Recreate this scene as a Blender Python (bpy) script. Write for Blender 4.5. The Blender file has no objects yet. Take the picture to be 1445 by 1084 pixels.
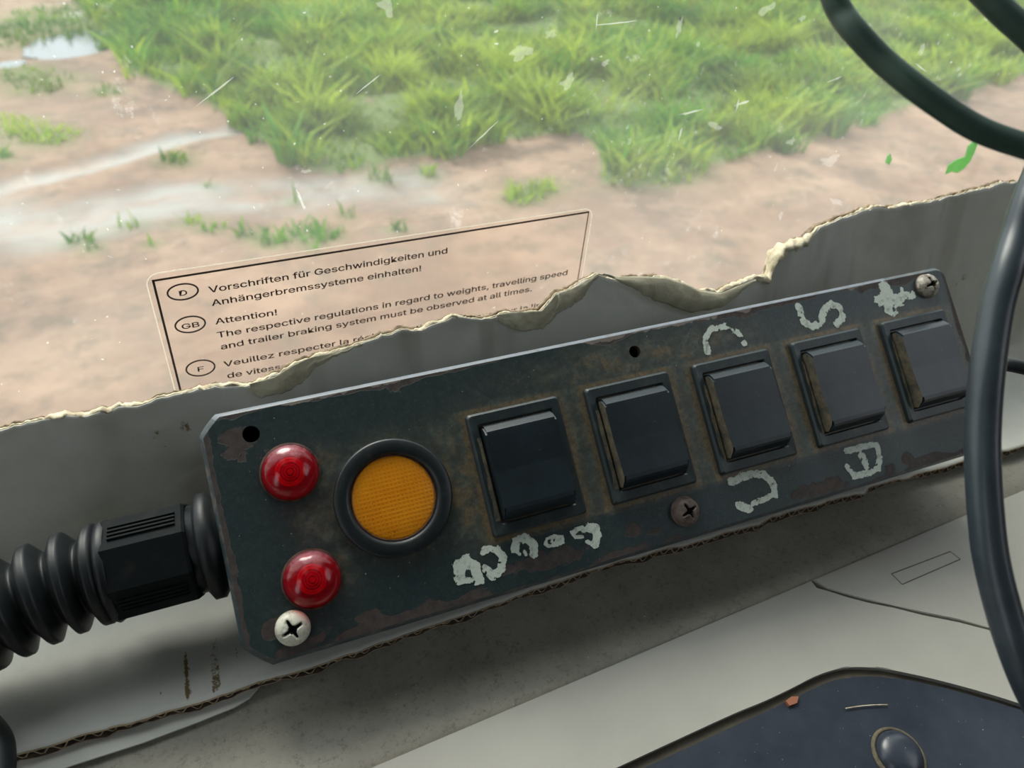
import bpy, bmesh, math, random, os
import numpy as np
from mathutils import Matrix, Vector
random.seed(7); RNG = np.random.default_rng(7)
SC = bpy.context.scene
COL = SC.collection

# ---------------------------------------------------------------- camera, light, exposure
# all modelling is in centimetres around the eye point, EYE cm above the outdoor ground
EYE = 200.0
F, CX, CY = 1060.0, 722.5, 542.0
W = np.array([[0.89869574, -0.21827984, 0.38039436],
              [-0.43447313, -0.56141823, 0.70430297],
              [0.05982519, -0.79822521, -0.5993809]])      # camera (x right, y down, z ahead) -> world
cam_d = bpy.data.cameras.new('camera'); cam = bpy.data.objects.new('camera', cam_d); COL.objects.link(cam)
cam_d.sensor_width = 36; cam_d.lens = F / 1445 * 36; cam_d.clip_start = 0.01; cam_d.clip_end = 500
R = np.stack([W[:, 0], -W[:, 1], -W[:, 2]], 1)
M = Matrix.Identity(4)
for i in range(3):
    for j in range(3): M[i][j] = R[i, j]
M.translation = Vector((0, 0, EYE * .01)); cam.matrix_world = M
cam_d.dof.use_dof = True; cam_d.dof.focus_distance = 0.185
cam_d.dof.aperture_fstop = (cam_d.lens * .001) / 0.0012       # a 1.2 mm pupil
SC.camera = cam
wd = bpy.data.worlds.new('overcast_sky'); SC.world = wd; wd.use_nodes = True
nt = wd.node_tree; bg = nt.nodes['Background']
tc = nt.nodes.new('ShaderNodeTexCoord'); sx = nt.nodes.new('ShaderNodeSeparateXYZ'); rp = nt.nodes.new('ShaderNodeValToRGB')
nt.links.new(tc.outputs['Generated'], sx.inputs[0]); nt.links.new(sx.outputs['Z'], rp.inputs[0]); nt.links.new(rp.outputs[0], bg.inputs[0])
rp.color_ramp.elements[0].position = 0; rp.color_ramp.elements[0].color = (.84, .89, .94, 1)
rp.color_ramp.elements[1].position = .8; rp.color_ramp.elements[1].color = (.90, .95, 1.0, 1)
bg.inputs[1].default_value = 1.0
sd = bpy.data.lights.new('veiled_sun', 'SUN'); so = bpy.data.objects.new('veiled_sun', sd); COL.objects.link(so)
sd.energy = 2.0; sd.angle = math.radians(32); sd.color = (1, .96, .88)
so.rotation_euler = Vector((.08, -.92, -1)).to_track_quat('-Z', 'Y').to_euler()
SC.view_settings.view_transform = 'Standard'; SC.view_settings.look = 'None'
SC.view_settings.exposure = 1.08; SC.view_settings.gamma = 1; SC.view_settings.use_curve_mapping = False

# ---------------------------------------------------------------- frames
RP = np.array([[0.935529178372767, 0.24114040555860283, -0.25814039052462934], [-0.20224007109573383, 0.9647677043371504, 0.16829209818413088], [0.2896275367715717, -0.10523583740844744, 0.9513365905233409]])
TP = np.array([-0.5270631, 0.3764599, 18.4508709])
RS = np.array([[0.89869574499464, -0.08248177270121515, -0.43074669482259986], [-0.21827983537764242, 0.7677489100149301, -0.6024247045385805], [0.38039436299193263, 0.6354198362838163, 0.6719685708878131]])
TS = np.array([-9.326054181875142, -2.692518652173504, 19.5])

def ray(px, py): return W @ np.array([(px - CX) / F, (py - CY) / F, 1.])
def hit(px, py, o, n):
    r = ray(px, py); return r * (o @ n) / (r @ n)
BO = W @ TP; BX = W @ RP[:, 0]; BY = -(W @ RP[:, 1]); BZ = -(W @ RP[:, 2])     # switch box frame: along, up the face, out of the face
def fp(px, py, z=0.):                                                          # a point on the box face, in box coordinates
    p = hit(px, py, BO + BZ * z, BZ) - BO; return np.array([p @ BX, p @ BY])
GO = W @ TS; GX = W @ RS[:, 0]; GY = -(W @ RS[:, 1]); GN = W @ RS[:, 2]       # windscreen frame: across, up, outward
def gp(px, py):
    p = hit(px, py, GO, GN) - GO; return np.array([p @ GX, p @ GY])
Z3 = np.array([0, 0, 1.])
ZC = -16.34                                                                    # top of the cardboard base
ZD = -16.86                                                                    # dashboard shelf
def fl(px, py, z): return hit(px, py, np.array([0, 0, z]), Z3)

# ---------------------------------------------------------------- numpy noise
def _h(ix, iy, s):
    n = (ix.astype(np.int64) * 374761393 + iy.astype(np.int64) * 668265263 + s * 1274126177) & 0x7fffffff
    n = ((n ^ (n >> 13)) * 1274126177) & 0x7fffffff
    return ((n ^ (n >> 16)) & 0xffff) / 65535.
def vn(x, y, s=0):
    x = np.asarray(x, float); y = np.asarray(y, float)
    ix = np.floor(x); iy = np.floor(y); fx = x - ix; fy = y - iy
    fx = fx * fx * (3 - 2 * fx); fy = fy * fy * (3 - 2 * fy)
    a = _h(ix, iy, s); b = _h(ix + 1, iy, s); c = _h(ix, iy + 1, s); d = _h(ix + 1, iy + 1, s)
    return (a + (b - a) * fx) * (1 - fy) + (c + (d - c) * fx) * fy
def fbm(x, y, s=0, o=4):
    v = 0; a = .5; t = 0
    for k in range(o):
        v = v + a * vn(np.asarray(x) * 2 ** k + 17.3 * k, np.asarray(y) * 2 ** k - 9.1 * k, s + k); t += a; a *= .55
    return v / t
def sm(a, b, x): 
    t = np.clip((x - a) / (b - a), 0, 1); return t * t * (3 - 2 * t)

# ---------------------------------------------------------------- materials
def S(r, g, b): 
    f = lambda c: ((c / 255 + .055) / 1.055) ** 2.4 if c > 10 else c / 255 / 12.92
    return (f(r), f(g), f(b), 1)
class NM:
    def __init__(s, name):
        s.m = bpy.data.materials.new(name); s.m.use_nodes = True; s.t = s.m.node_tree; s.b = s.t.nodes['Principled BSDF']; s.out = s.t.nodes['Material Output']
        s._oc = None
    def n(s, ty, **k):
        d = s.t.nodes.new(ty)
        for a, v in k.items(): setattr(d, a, v)
        return d
    def l(s, a, b): s.t.links.new(a, b)
    @property
    def oc(s):
        if s._oc is None: s._oc = s.n('ShaderNodeTexCoord').outputs['Object']
        return s._oc
    def noise(s, scale, detail=4, rough=.6, stretch=None):
        d = s.n('ShaderNodeTexNoise'); d.inputs['Scale'].default_value = scale; d.inputs['Detail'].default_value = detail; d.inputs['Roughness'].default_value = rough
        if stretch:
            mp = s.n('ShaderNodeMapping'); mp.inputs['Scale'].default_value = stretch; s.l(s.oc, mp.inputs[0]); s.l(mp.outputs[0], d.inputs[0])
        else: s.l(s.oc, d.inputs[0])
        return d.outputs[0]
    def ramp(s, v, a, b, ca=(0, 0, 0, 1), cb=(1, 1, 1, 1)):
        d = s.n('ShaderNodeValToRGB'); e = d.color_ramp.elements; e[0].position = a; e[1].position = b; e[0].color = ca; e[1].color = cb
        s.l(v, d.inputs[0]); return d.outputs[0]
    def mix(s, fac, a, b):
        d = s.n('ShaderNodeMix', data_type='RGBA')
        for sock, v in ((d.inputs[0], fac), (d.inputs[6], a), (d.inputs[7], b)):
            if isinstance(v, bpy.types.NodeSocket): s.l(v, sock)
            else: sock.default_value = v
        return d.outputs[2]
    def math(s, op, a, b=0., clamp=False):
        d = s.n('ShaderNodeMath', operation=op, use_clamp=clamp)
        for sock, v in ((d.inputs[0], a), (d.inputs[1], b)):
            if isinstance(v, bpy.types.NodeSocket): s.l(v, sock)
            else: sock.default_value = v
        return d.outputs[0]
    def set(s, **k):
        for a, v in k.items():
            sock = s.b.inputs[a.replace('_', ' ')]
            if isinstance(v, bpy.types.NodeSocket): s.l(v, sock)
            else: sock.default_value = v
        return s
    def bump(s, v, st=.3, dist=.0005):
        d = s.n('ShaderNodeBump'); d.inputs['Strength'].default_value = st; d.inputs['Distance'].default_value = dist
        s.l(v, d.inputs['Height']); s.l(d.outputs[0], s.b.inputs['Normal']); return s

def simple(name, c1, c2, rough=.5, scale=200, a=.35, b=.7, spec=.5, bump=.15, bscale=900, metal=0., coat=0.):
    m = NM(name); m.set(Base_Color=m.ramp(m.noise(scale), a, b, c1, c2), Roughness=rough, Specular_IOR_Level=spec, Metallic=metal, Coat_Weight=coat)
    if bump: m.bump(m.noise(bscale, 3), bump, .0002)
    return m.m
def dirty(name, base, dirt, rough=.5, amount=(.5, .75), scale=250, spec=.5, bump=.1, speck=None, coat=0):
    m = NM(name); c = m.mix(m.ramp(m.noise(scale, 8, .7), *amount), base, dirt)
    if speck: c = m.mix(m.ramp(m.noise(1500, 2, .5), .74, .78), c, speck)
    m.set(Base_Color=c, Roughness=rough, Specular_IOR_Level=spec, Coat_Weight=coat)
    if bump: m.bump(m.noise(1200, 3), bump, .0002)
    return m.m

def attr(m, name='wear_tone'):
    a = m.n('ShaderNodeAttribute'); a.attribute_name = name; s = m.n('ShaderNodeSeparateColor'); m.l(a.outputs['Color'], s.inputs[0]); return s.outputs
def m_face():
    m = NM('worn_dark_green_paint'); A = attr(m)
    base = m.mix(m.ramp(m.noise(900, 8, .85), .52, .7), m.ramp(m.noise(420, 8, .75), .35, .7, S(28, 42, 45), S(42, 58, 60)), S(66, 78, 74))
    dmask = m.math('MULTIPLY', A[1], m.ramp(m.noise(700, 8, .8), .3, .62), True)
    c = m.mix(dmask, base, m.mix(m.ramp(A[1], .55, .85), m.ramp(m.noise(300), .4, .65, S(108, 98, 76), S(124, 126, 110)), S(122, 104, 76)))
    rust = m.ramp(m.math('ADD', A[0], m.math('MULTIPLY', m.math('SUBTRACT', m.noise(380, 6, .7), .5), .42)), .49, .52)
    c = m.mix(rust, c, m.ramp(m.noise(500, 6), .35, .7, S(54, 48, 46), S(76, 66, 61)))
    rim = m.ramp(m.math('ADD', A[2], m.math('MULTIPLY', m.math('SUBTRACT', m.noise(600, 6), .5), .4)), .5, .53)
    c = m.mix(rim, c, S(120, 112, 104))
    c = m.mix(m.ramp(m.noise(1300, 1, .4), .79, .81), c, S(170, 175, 165))
    m.set(Base_Color=c, Roughness=m.math('ADD', .42, m.math('MULTIPLY', rust, .25)), Specular_IOR_Level=.5)
    m.bump(m.math('SUBTRACT', m.math('MULTIPLY', m.noise(1500, 3), .5), m.math('MULTIPLY', rust, 1.0)), .35, .0002)
    return m.m
M_FACE = m_face()
M_RIM = dirty('painted_edge_chipped', S(48, 60, 64), S(104, 96, 90), .42, (.5, .66), 260, bump=.2)
M_HOUSE = dirty('dark_box_side', S(32, 42, 44), S(70, 58, 52), .5, (.55, .7), 200)
M_BEZEL = dirty('black_plastic_dusty', S(36, 47, 50), S(70, 74, 66), .42, (.5, .85), 260)
M_RING = dirty('black_ring_plastic', S(24, 31, 34), S(52, 56, 52), .4, (.55, .85), 260)
M_ROCK = dirty('satin_black_plastic', S(21, 31, 36), S(31, 42, 48), .36, (.4, .7), 150, speck=S(110, 115, 110), bump=.05)
M_DUST = dirty('caked_tan_dust', S(52, 54, 48), S(110, 99, 77), .8, (.36, .66), 320, bump=.5)
M_BLK = dirty('black_rubber', S(16, 21, 23), S(34, 38, 38), .46, (.5, .8), 160, spec=.35, bump=.1)
M_NUT = dirty('ribbed_black_nylon', S(16, 21, 23), S(38, 38, 36), .75, (.5, .8), 220, spec=.12)
M_DARK = simple('dark_void', S(8, 8, 8), S(14, 13, 12), .9, bump=0)
M_HOLE = dirty('rusty_hole_edge', S(40, 26, 20), S(86, 56, 42), .8, (.4, .6), 500)
M_CABLE = dirty('black_cable_sheath', S(42, 50, 56), S(52, 61, 67), .34, (.4, .7), 120, bump=.06)
M_HOSE = dirty('dark_green_cable_sheath', S(46, 68, 60), S(56, 80, 70), .5, (.4, .7), 100, bump=.05)
M_WHITE = dirty('chipped_white_paint', S(204, 214, 202), S(128, 132, 116), .6, (.52, .72), 500, bump=.5)
M_SCREWW = dirty('pale_screw_head', S(205, 205, 188), S(112, 96, 72), .4, (.5, .68), 420, spec=.6, bump=.3)
M_SCREWR = dirty('rusted_screw_head', S(112, 98, 88), S(62, 50, 45), .55, (.4, .62), 420, bump=.5)
M_SCREWM = dirty('weathered_screw_head', S(176, 172, 158), S(92, 76, 62), .45, (.42, .6), 480, bump=.4)
def m_lens():
    m = NM('clear_red_lens'); m.set(Base_Color=S(150, 16, 34), Roughness=.16, Specular_IOR_Level=.9, Coat_Weight=.6, Coat_Roughness=.12)
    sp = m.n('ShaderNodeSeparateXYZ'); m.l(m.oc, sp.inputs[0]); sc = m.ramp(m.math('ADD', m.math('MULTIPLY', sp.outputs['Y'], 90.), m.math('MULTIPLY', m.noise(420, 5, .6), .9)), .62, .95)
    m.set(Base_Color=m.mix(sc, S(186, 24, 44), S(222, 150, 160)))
    gl = m.n('ShaderNodeBsdfTransparent'); gl.inputs[0].default_value = (.92, .14, .19, 1)
    mx = m.n('ShaderNodeMixShader'); m.l(m.ramp(m.noise(260, 5, .6), .40, .8, (.22, .22, .22, 1), (.6, .6, .6, 1)), mx.inputs[0])
    m.l(gl.outputs[0], mx.inputs[1]); m.l(m.b.outputs[0], mx.inputs[2]); m.l(mx.outputs[0], m.out.inputs[0]); return m.m
M_LENS = m_lens()
M_REDB = simple('deep_red_bowl', S(120, 8, 24), S(150, 14, 32), .3, 500, bump=0)
M_REDIN = simple('bright_red_reflector', S(215, 20, 40), S(255, 62, 74), .25, 500, bump=0, spec=.8)
def m_amber():
    m = NM('gridded_amber_lens'); g = []
    for ax in (0, 1):
        w = m.n('ShaderNodeTexWave'); w.bands_direction = 'XY'[ax]; w.inputs['Scale'].default_value = 330; w.inputs['Distortion'].default_value = 0
        m.l(m.oc, w.inputs[0]); g.append(w.outputs['Fac'])
    h = m.math('MAXIMUM', g[0], g[1])
    c = m.mix(m.ramp(m.noise(130, 4), .3, .75), S(205, 118, 8), S(222, 142, 22))
    c = m.mix(m.ramp(m.noise(1100, 2), .72, .76), c, S(120, 62, 14))
    c = m.mix(m.math('MULTIPLY', h, .22), c, S(250, 176, 40))
    m.set(Base_Color=c, Roughness=.34, Specular_IOR_Level=.35, Subsurface_Weight=.25, Subsurface_Scale=.002)
    m.b.inputs['Subsurface Radius'].default_value = (1, .4, .05); m.bump(h, .3, .0002); return m.m
M_AMBER = m_amber()
def m_card():
    m = NM('white_faced_cardboard'); A = attr(m)
    c = m.ramp(m.noise(60, 6), .3, .75, S(196, 197, 188), S(212, 212, 204))
    c = m.mix(m.math('MULTIPLY', A[1], .85), c, S(150, 146, 134))
    st = m.ramp(m.math('ADD', A[0], m.math('MULTIPLY', m.math('SUBTRACT', m.noise(900, 8, .8), .5), .9)), .52, .62)
    c = m.mix(st, c, S(116, 98, 66))
    c = m.mix(m.ramp(m.noise(170, 8, .75), .68, .74), c, S(120, 110, 92))
    m.set(Base_Color=c, Roughness=.62, Specular_IOR_Level=.3); m.bump(m.noise(45, 5), .45, .002); return m.m
M_CARD = m_card()
M_CORE = dirty('brown_cardboard_core', S(158, 138, 112), S(92, 78, 62), .9, (.4, .65), 400, bump=.4)
M_FLUTE = dirty('shade_painted_flute_inside', S(74, 62, 48), S(40, 33, 27), .9, (.4, .65), 400)  # same paper as the core, darkened to paint the shade in the flutes
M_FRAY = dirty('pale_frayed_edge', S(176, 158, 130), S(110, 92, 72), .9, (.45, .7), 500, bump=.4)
M_TORN = dirty('torn_paper_fibres', S(214, 204, 176), S(150, 126, 92), .9, (.45, .72), 260, bump=.9)
M_PEEL = dirty('peeled_cream_paper', S(188, 182, 158), S(142, 134, 112), .85, (.4, .75), 160, bump=.7)
def m_shelf():
    m = NM('dusty_grey_dashboard'); c = m.ramp(m.noise(45, 6, .65), .3, .72, S(128, 125, 114), S(156, 152, 140))
    c = m.mix(m.ramp(m.noise(520, 8, .9), .52, .66), c, S(98, 95, 85))
    c = m.mix(m.ramp(m.noise(120, 8, .8), .66, .74), c, S(96, 93, 84))
    c = m.mix(m.ramp(m.noise(900, 2), .73, .77), c, S(190, 190, 180))
    m.set(Base_Color=c, Roughness=.6, Specular_IOR_Level=.4); m.bump(m.noise(1800, 3), .4, .0002); return m.m
M_SHELF = m_shelf()
def m_trim():
    m = NM('smooth_grey_plastic'); c = m.ramp(m.noise(30, 5), .3, .7, S(160, 158, 150), S(171, 169, 160))
    c = m.mix(m.ramp(m.noise(220, 8, .8), .70, .8), c, S(130, 127, 118))
    m.set(Base_Color=c, Roughness=.45, Specular_IOR_Level=.4); m.bump(m.noise(1500, 2), .08, .0002); return m.m
M_TRIM = m_trim()
M_GAP = simple('dirty_brown_gap', S(78, 72, 58), S(60, 56, 46), .8)
M_POD = dirty('glossy_black_plastic_scuffed', S(40, 46, 56), S(56, 62, 72), .3, (.4, .7), 50, speck=S(150, 150, 140), bump=.05)
M_STICKLINE = simple('brown_black_print', S(52, 34, 30), S(58, 40, 34), .7, bump=0)
def film(name, tint, veil, amount, gloss=.05, noise=None):
    m = NM(name); m.t.nodes.remove(m.b)
    tr = m.n('ShaderNodeBsdfTransparent'); tr.inputs[0].default_value = tint
    di = m.n('ShaderNodeBsdfTranslucent'); di.inputs[0].default_value = veil
    gl = m.n('ShaderNodeBsdfGlossy'); gl.inputs['Roughness'].default_value = .03
    m1 = m.n('ShaderNodeMixShader'); m2 = m.n('ShaderNodeMixShader')
    m.l(tr.outputs[0], m1.inputs[1]); m.l(di.outputs[0], m1.inputs[2])
    if noise: m.l(noise(m), m1.inputs[0])
    else: m1.inputs[0].default_value = amount
    m2.inputs[0].default_value = gloss
    m.l(m1.outputs[0], m2.inputs[1]); m.l(gl.outputs[0], m2.inputs[2]); m.l(m2.outputs[0], m.out.inputs[0]); return m.m
def glassdirt(m):
    a = m.ramp(m.noise(14, 6, .6), .25, .8, (.02, .02, .02, 1), (.06, .06, .06, 1))
    b = m.ramp(m.noise(620, 2, .5), .74, .80, (0, 0, 0, 1), (.3, .3, .3, 1))
    c = m.math('MULTIPLY', m.ramp(m.noise(130, 7, .75), .60, .72, (0, 0, 0, 1), (.22, .22, .22, 1)), m.ramp(m.noise(28, 2), .45, .6))
    return m.math('ADD', m.math('ADD', a, b), c, True)
M_GLASS = film('dusty_windscreen_glass', (.97, .985, .97, 1), (.95, .95, .92, 1), .1, .03, glassdirt)
M_FILM = film('clear_sticker_film', (.97, .94, .92, 1), (.95, .88, .84, 1), .02, .02)
M_FILMEDGE = film('sticker_film_edge', (.8, .78, .74, 1), (.8, .78, .72, 1), .45, .02)
M_SPLAT = film('dried_splash', (.97, .97, .95, 1), (.95, .95, .92, 1), .13, .0)
M_SCRATCH = film('pale_scratch', (.9, .9, .88, 1), (1, 1, 1, 1), .26, .0)
def m_leaf():
    m = NM('green_leaf'); m.set(Base_Color=S(96, 170, 60), Roughness=.5)
    t = m.n('ShaderNodeBsdfTranslucent'); t.inputs[0].default_value = S(130, 220, 80); x = m.n('ShaderNodeMixShader'); x.inputs[0].default_value = .5
    m.l(m.b.outputs[0], x.inputs[1]); m.l(t.outputs[0], x.inputs[2]); m.l(x.outputs[0], m.out.inputs[0]); return m.m
M_LEAF = m_leaf()
M_CAB = simple('dark_grey_cab_lining', S(72, 71, 66), S(84, 82, 77), .7, 20, bump=0)  # unseen lining, kept dark to cut the fill light in the cab
M_CABD = simple('dark_cab_floor', S(60, 60, 58), S(75, 74, 70), .8, 20, bump=0)

# ---------------------------------------------------------------- mesh helpers
def tag(o, label=None, cat=None, group=None, kind=None):
    for k, v in (('label', label), ('category', cat), ('group', group), ('kind', kind)):
        if v: o[k] = v
    return o
def mk(name, V, Fc, mat, parent=None, smooth=False, mats=None, fmat=None, local=False, col=None):
    """parent None or local False with world cm coordinates; local True: coordinates in the parent's cm frame"""
    V = np.asarray(V, float).reshape(-1, 3)
    if not local: V = V + (0, 0, EYE)
    V = V * .01
    off = np.zeros(3)
    if parent is None and len(V): off = np.array([(V[:, 0].min() + V[:, 0].max()) / 2, (V[:, 1].min() + V[:, 1].max()) / 2, V[:, 2].min()])
    elif not local and parent is not None: off = np.array(parent.location)
    me = bpy.data.meshes.new(name)
    if isinstance(Fc, np.ndarray):
        k = Fc.shape[1]; n = len(Fc)
        me.vertices.add(len(V)); me.vertices.foreach_set('co', (V - off).ravel().astype(np.float32))
        me.loops.add(n * k); me.loops.foreach_set('vertex_index', Fc.ravel().astype(np.int32))
        me.polygons.add(n); me.polygons.foreach_set('loop_start', np.arange(0, n * k, k, dtype=np.int32))
        me.update(calc_edges=True)
    else: me.from_pydata((V - off).tolist(), [], Fc)
    for mm in (mats or [mat]): me.materials.append(mm)
    if fmat is not None: me.polygons.foreach_set('material_index', np.asarray(fmat, dtype=np.int32))
    if smooth: me.polygons.foreach_set('use_smooth', [True] * len(me.polygons))
    if col is not None:
        a = me.color_attributes.new('wear_tone', 'FLOAT_COLOR', 'POINT'); c = np.ones((len(V), 4), np.float32); c[:, :3] = col; a.data.foreach_set('color', c.ravel())
    me.update()
    o = bpy.data.objects.new(name, me); COL.objects.link(o)
    if parent is None: o.location = off
    else: o.parent = parent
    return o
def empty(name, loc_cm=(0, 0, 0), axes=None):
    o = bpy.data.objects.new(name, None); COL.objects.link(o); o.empty_display_size = .01
    m = Matrix.Identity(4)
    if axes is not None:
        for j, a in enumerate(axes):
            for i in range(3): m[i][j] = a[i]
    m.translation = Vector(((loc_cm[0]) * .01, loc_cm[1] * .01, (loc_cm[2] + EYE) * .01)); o.matrix_world = m
    bpy.context.view_layer.update(); return o
def bm_obj(name, bm, mat, parent, smooth=False, mats=None):
    bmesh.ops.recalc_face_normals(bm, faces=bm.faces)
    V = [v.co[:] for v in bm.verts]; Fc = [[v.index for v in f.verts] for f in bm.faces]; fm = [f.material_index for f in bm.faces]
    bm.free(); return mk(name, V, Fc, mat, parent, smooth, mats, fm, local=True)
def box(bm, x0, y0, z0, x1, y1, z1, bev=0, seg=2, mi=0):
    r = bmesh.ops.create_cube(bm, size=1); vs = r['verts']
    for v in vs: v.co = Vector((x0 + (v.co.x + .5) * (x1 - x0), y0 + (v.co.y + .5) * (y1 - y0), z0 + (v.co.z + .5) * (z1 - z0)))
    fs = set(f for v in vs for f in v.link_faces)
    for f in fs: f.material_index = mi
    if bev: bmesh.ops.bevel(bm, geom=list(set(e for f in fs for e in f.edges)), offset=bev, segments=seg, affect='EDGES', profile=.6)
    bm.verts.index_update(); bm.faces.index_update()
def lathe(prof, n=48, center=(0, 0), close=False):
    """profile [(r, z)] about local z"""
    V = []; Fc = []; m = len(prof)
    for i in range(n):
        a = 2 * math.pi * i / n
        for r, z in prof: V.append((center[0] + r * math.cos(a), center[1] + r * math.sin(a), z))
    for i in range(n):
        for j in range(m - 1 + (1 if close else 0)):
            a, b = i * m + j, i * m + (j + 1) % m; c, d = ((i + 1) % n) * m + (j + 1) % m, ((i + 1) % n) * m + j
            Fc.append((a, d, c, b))
    return V, Fc
def catmull(P, k=8):
    P = np.asarray(P, float); Q = np.vstack([2 * P[0] - P[1], P, 2 * P[-1] - P[-2]]); out = []
    for i in range(1, len(Q) - 2):
        for t in np.linspace(0, 1, k, endpoint=False):
            a, b, c, d = Q[i - 1:i + 3]
            out.append(.5 * ((2 * b) + (-a + c) * t + (2 * a - 5 * b + 4 * c - d) * t * t + (-a + 3 * b - 3 * c + d) * t ** 3))
    out.append(P[-1]); return np.array(out)
def tube(P, r, n=20, cap=True):
    """closed-end tube along points P; r scalar or list"""
    P = np.asarray(P, float); m = len(P); r = np.broadcast_to(np.asarray(r, float), (m,))
    T = np.gradient(P, axis=0); T /= np.linalg.norm(T, axis=1)[:, None]
    u = np.cross(T[0], [0, 0, 1.]); 
    if np.linalg.norm(u) < .1: u = np.cross(T[0], [0, 1., 0])
    V = []; Fc = []
    for i in range(m):
        u = u - T[i] * (u @ T[i]); u /= np.linalg.norm(u); w = np.cross(T[i], u)
        for k in range(n):
            a = 2 * math.pi * k / n; V.append(P[i] + r[i] * (math.cos(a) * u + math.sin(a) * w))
    for i in range(m - 1):
        for k in range(n): Fc.append((i * n + k, i * n + (k + 1) % n, (i + 1) * n + (k + 1) % n, (i + 1) * n + k))
    if cap: Fc.append(tuple(range(n - 1, -1, -1))); Fc.append(tuple(range((m - 1) * n, m * n)))
    return V, Fc
def slab(poly, o, ax, ay, an, th, name, mat, parent=None, bev=.05):
    """a plate with the outline poly (in ax, ay from o), its top on the plane and th thick against an"""
    bm = bmesh.new(); vs = [bm.verts.new(p[0] * ax + p[1] * ay + o) for p in poly]; f = bm.faces.new(vs)
    r = bmesh.ops.extrude_face_region(bm, geom=[f]); ev = [g for g in r['geom'] if isinstance(g, bmesh.types.BMVert)]
    for v in ev: v.co -= Vector(an * th)
    top = [e for e in bm.edges if all(v in vs for v in e.verts)]
    if bev: bmesh.ops.bevel(bm, geom=top, offset=bev, segments=2, affect='EDGES', clamp_overlap=True)
    bmesh.ops.recalc_face_normals(bm, faces=bm.faces); bmesh.ops.triangulate(bm, faces=[f for f in bm.faces if len(f.verts) > 4])
    bm.verts.index_update(); V = [v.co[:] for v in bm.verts]; Fc = [[v.index for v in f.verts] for f in bm.faces]; bm.free()
    return mk(name, V, Fc, mat, parent)

# ================================================================ OUTDOORS
GZ = -EYE
def gnd(px, py): p = fl(px, py, GZ); return p[:2]
def inpoly(x, y, P):
    P = np.asarray(P); c = np.zeros(x.shape, bool); j = len(P) - 1
    for i in range(len(P)):
        xi, yi = P[i]; xj, yj = P[j]
        c ^= ((yi > y) != (yj > y)) & (x < (xj - xi) * (y - yi) / (yj - yi + 1e-9) + xi); j = i
    return c
def project(x, y):                        # ground point -> where it shows, only to lay out the patches once
    c = np.stack([x, y, np.full_like(x, GZ)], -1) @ W
    z = np.maximum(c[..., 2], 1); return c[..., 0] / z * F + CX, c[..., 1] / z * F + CY
GRASS = [gnd(*p) for p in ((100, -60), (125, 20), (150, 62), (185, 105), (262, 132), (330, 165), (372, 197), (440, 238), (500, 238), (560, 226), (640, 218), (720, 196), (800, 188), (842, 200), (850, 262), (900, 268), (985, 238), (1060, 222), (1145, 196), (1290, 150), (1380, 128), (1445, 105), (1600, 60), (1700, -20), (1500, -80), (900, -90))]
def blob(x, y, px, py, rx, ry, ang=0.):
    c = gnd(px, py); ex = gnd(px + rx, py - rx * .2) - c; ey = gnd(px, py + ry) - c
    a, b = np.linalg.norm(ex), np.linalg.norm(ey); ux = ex / a
    dx, dy = x - c[0], y - c[1]; u = dx * ux[0] + dy * ux[1]; v = -dx * ux[1] + dy * ux[0]
    return np.exp(-((u / a) ** 2 + (v / b) ** 2) * 1.2)
TUFTS = [(250, 224, 30, 12), (20, 180, 50, 22), (70, 195, 45, 12), (60, 120, 60, 12), (30, 105, 50, 10), (188, 316, 26, 9), (268, 312, 30, 9), (300, 322, 24, 8), (350, 330, 22, 9), (380, 340, 25, 10), (420, 328, 40, 12), (460, 328, 30, 12), (490, 300, 12, 8), (412, 278, 12, 8), (535, 245, 18, 12), (605, 240, 16, 9), (760, 265, 40, 14), (735, 275, 30, 9), (560, 318, 18, 9), (110, 335, 30, 10), (130, 350, 20, 8), (60, 38, 120, 24), (150, 25, 60, 22), (10, 220, 12, 10), (150, 130, 25, 9), (295, 260, 10, 6), (215, 345, 14, 7), (440, 345, 14, 7), (940, 250, 60, 14)]
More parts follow.
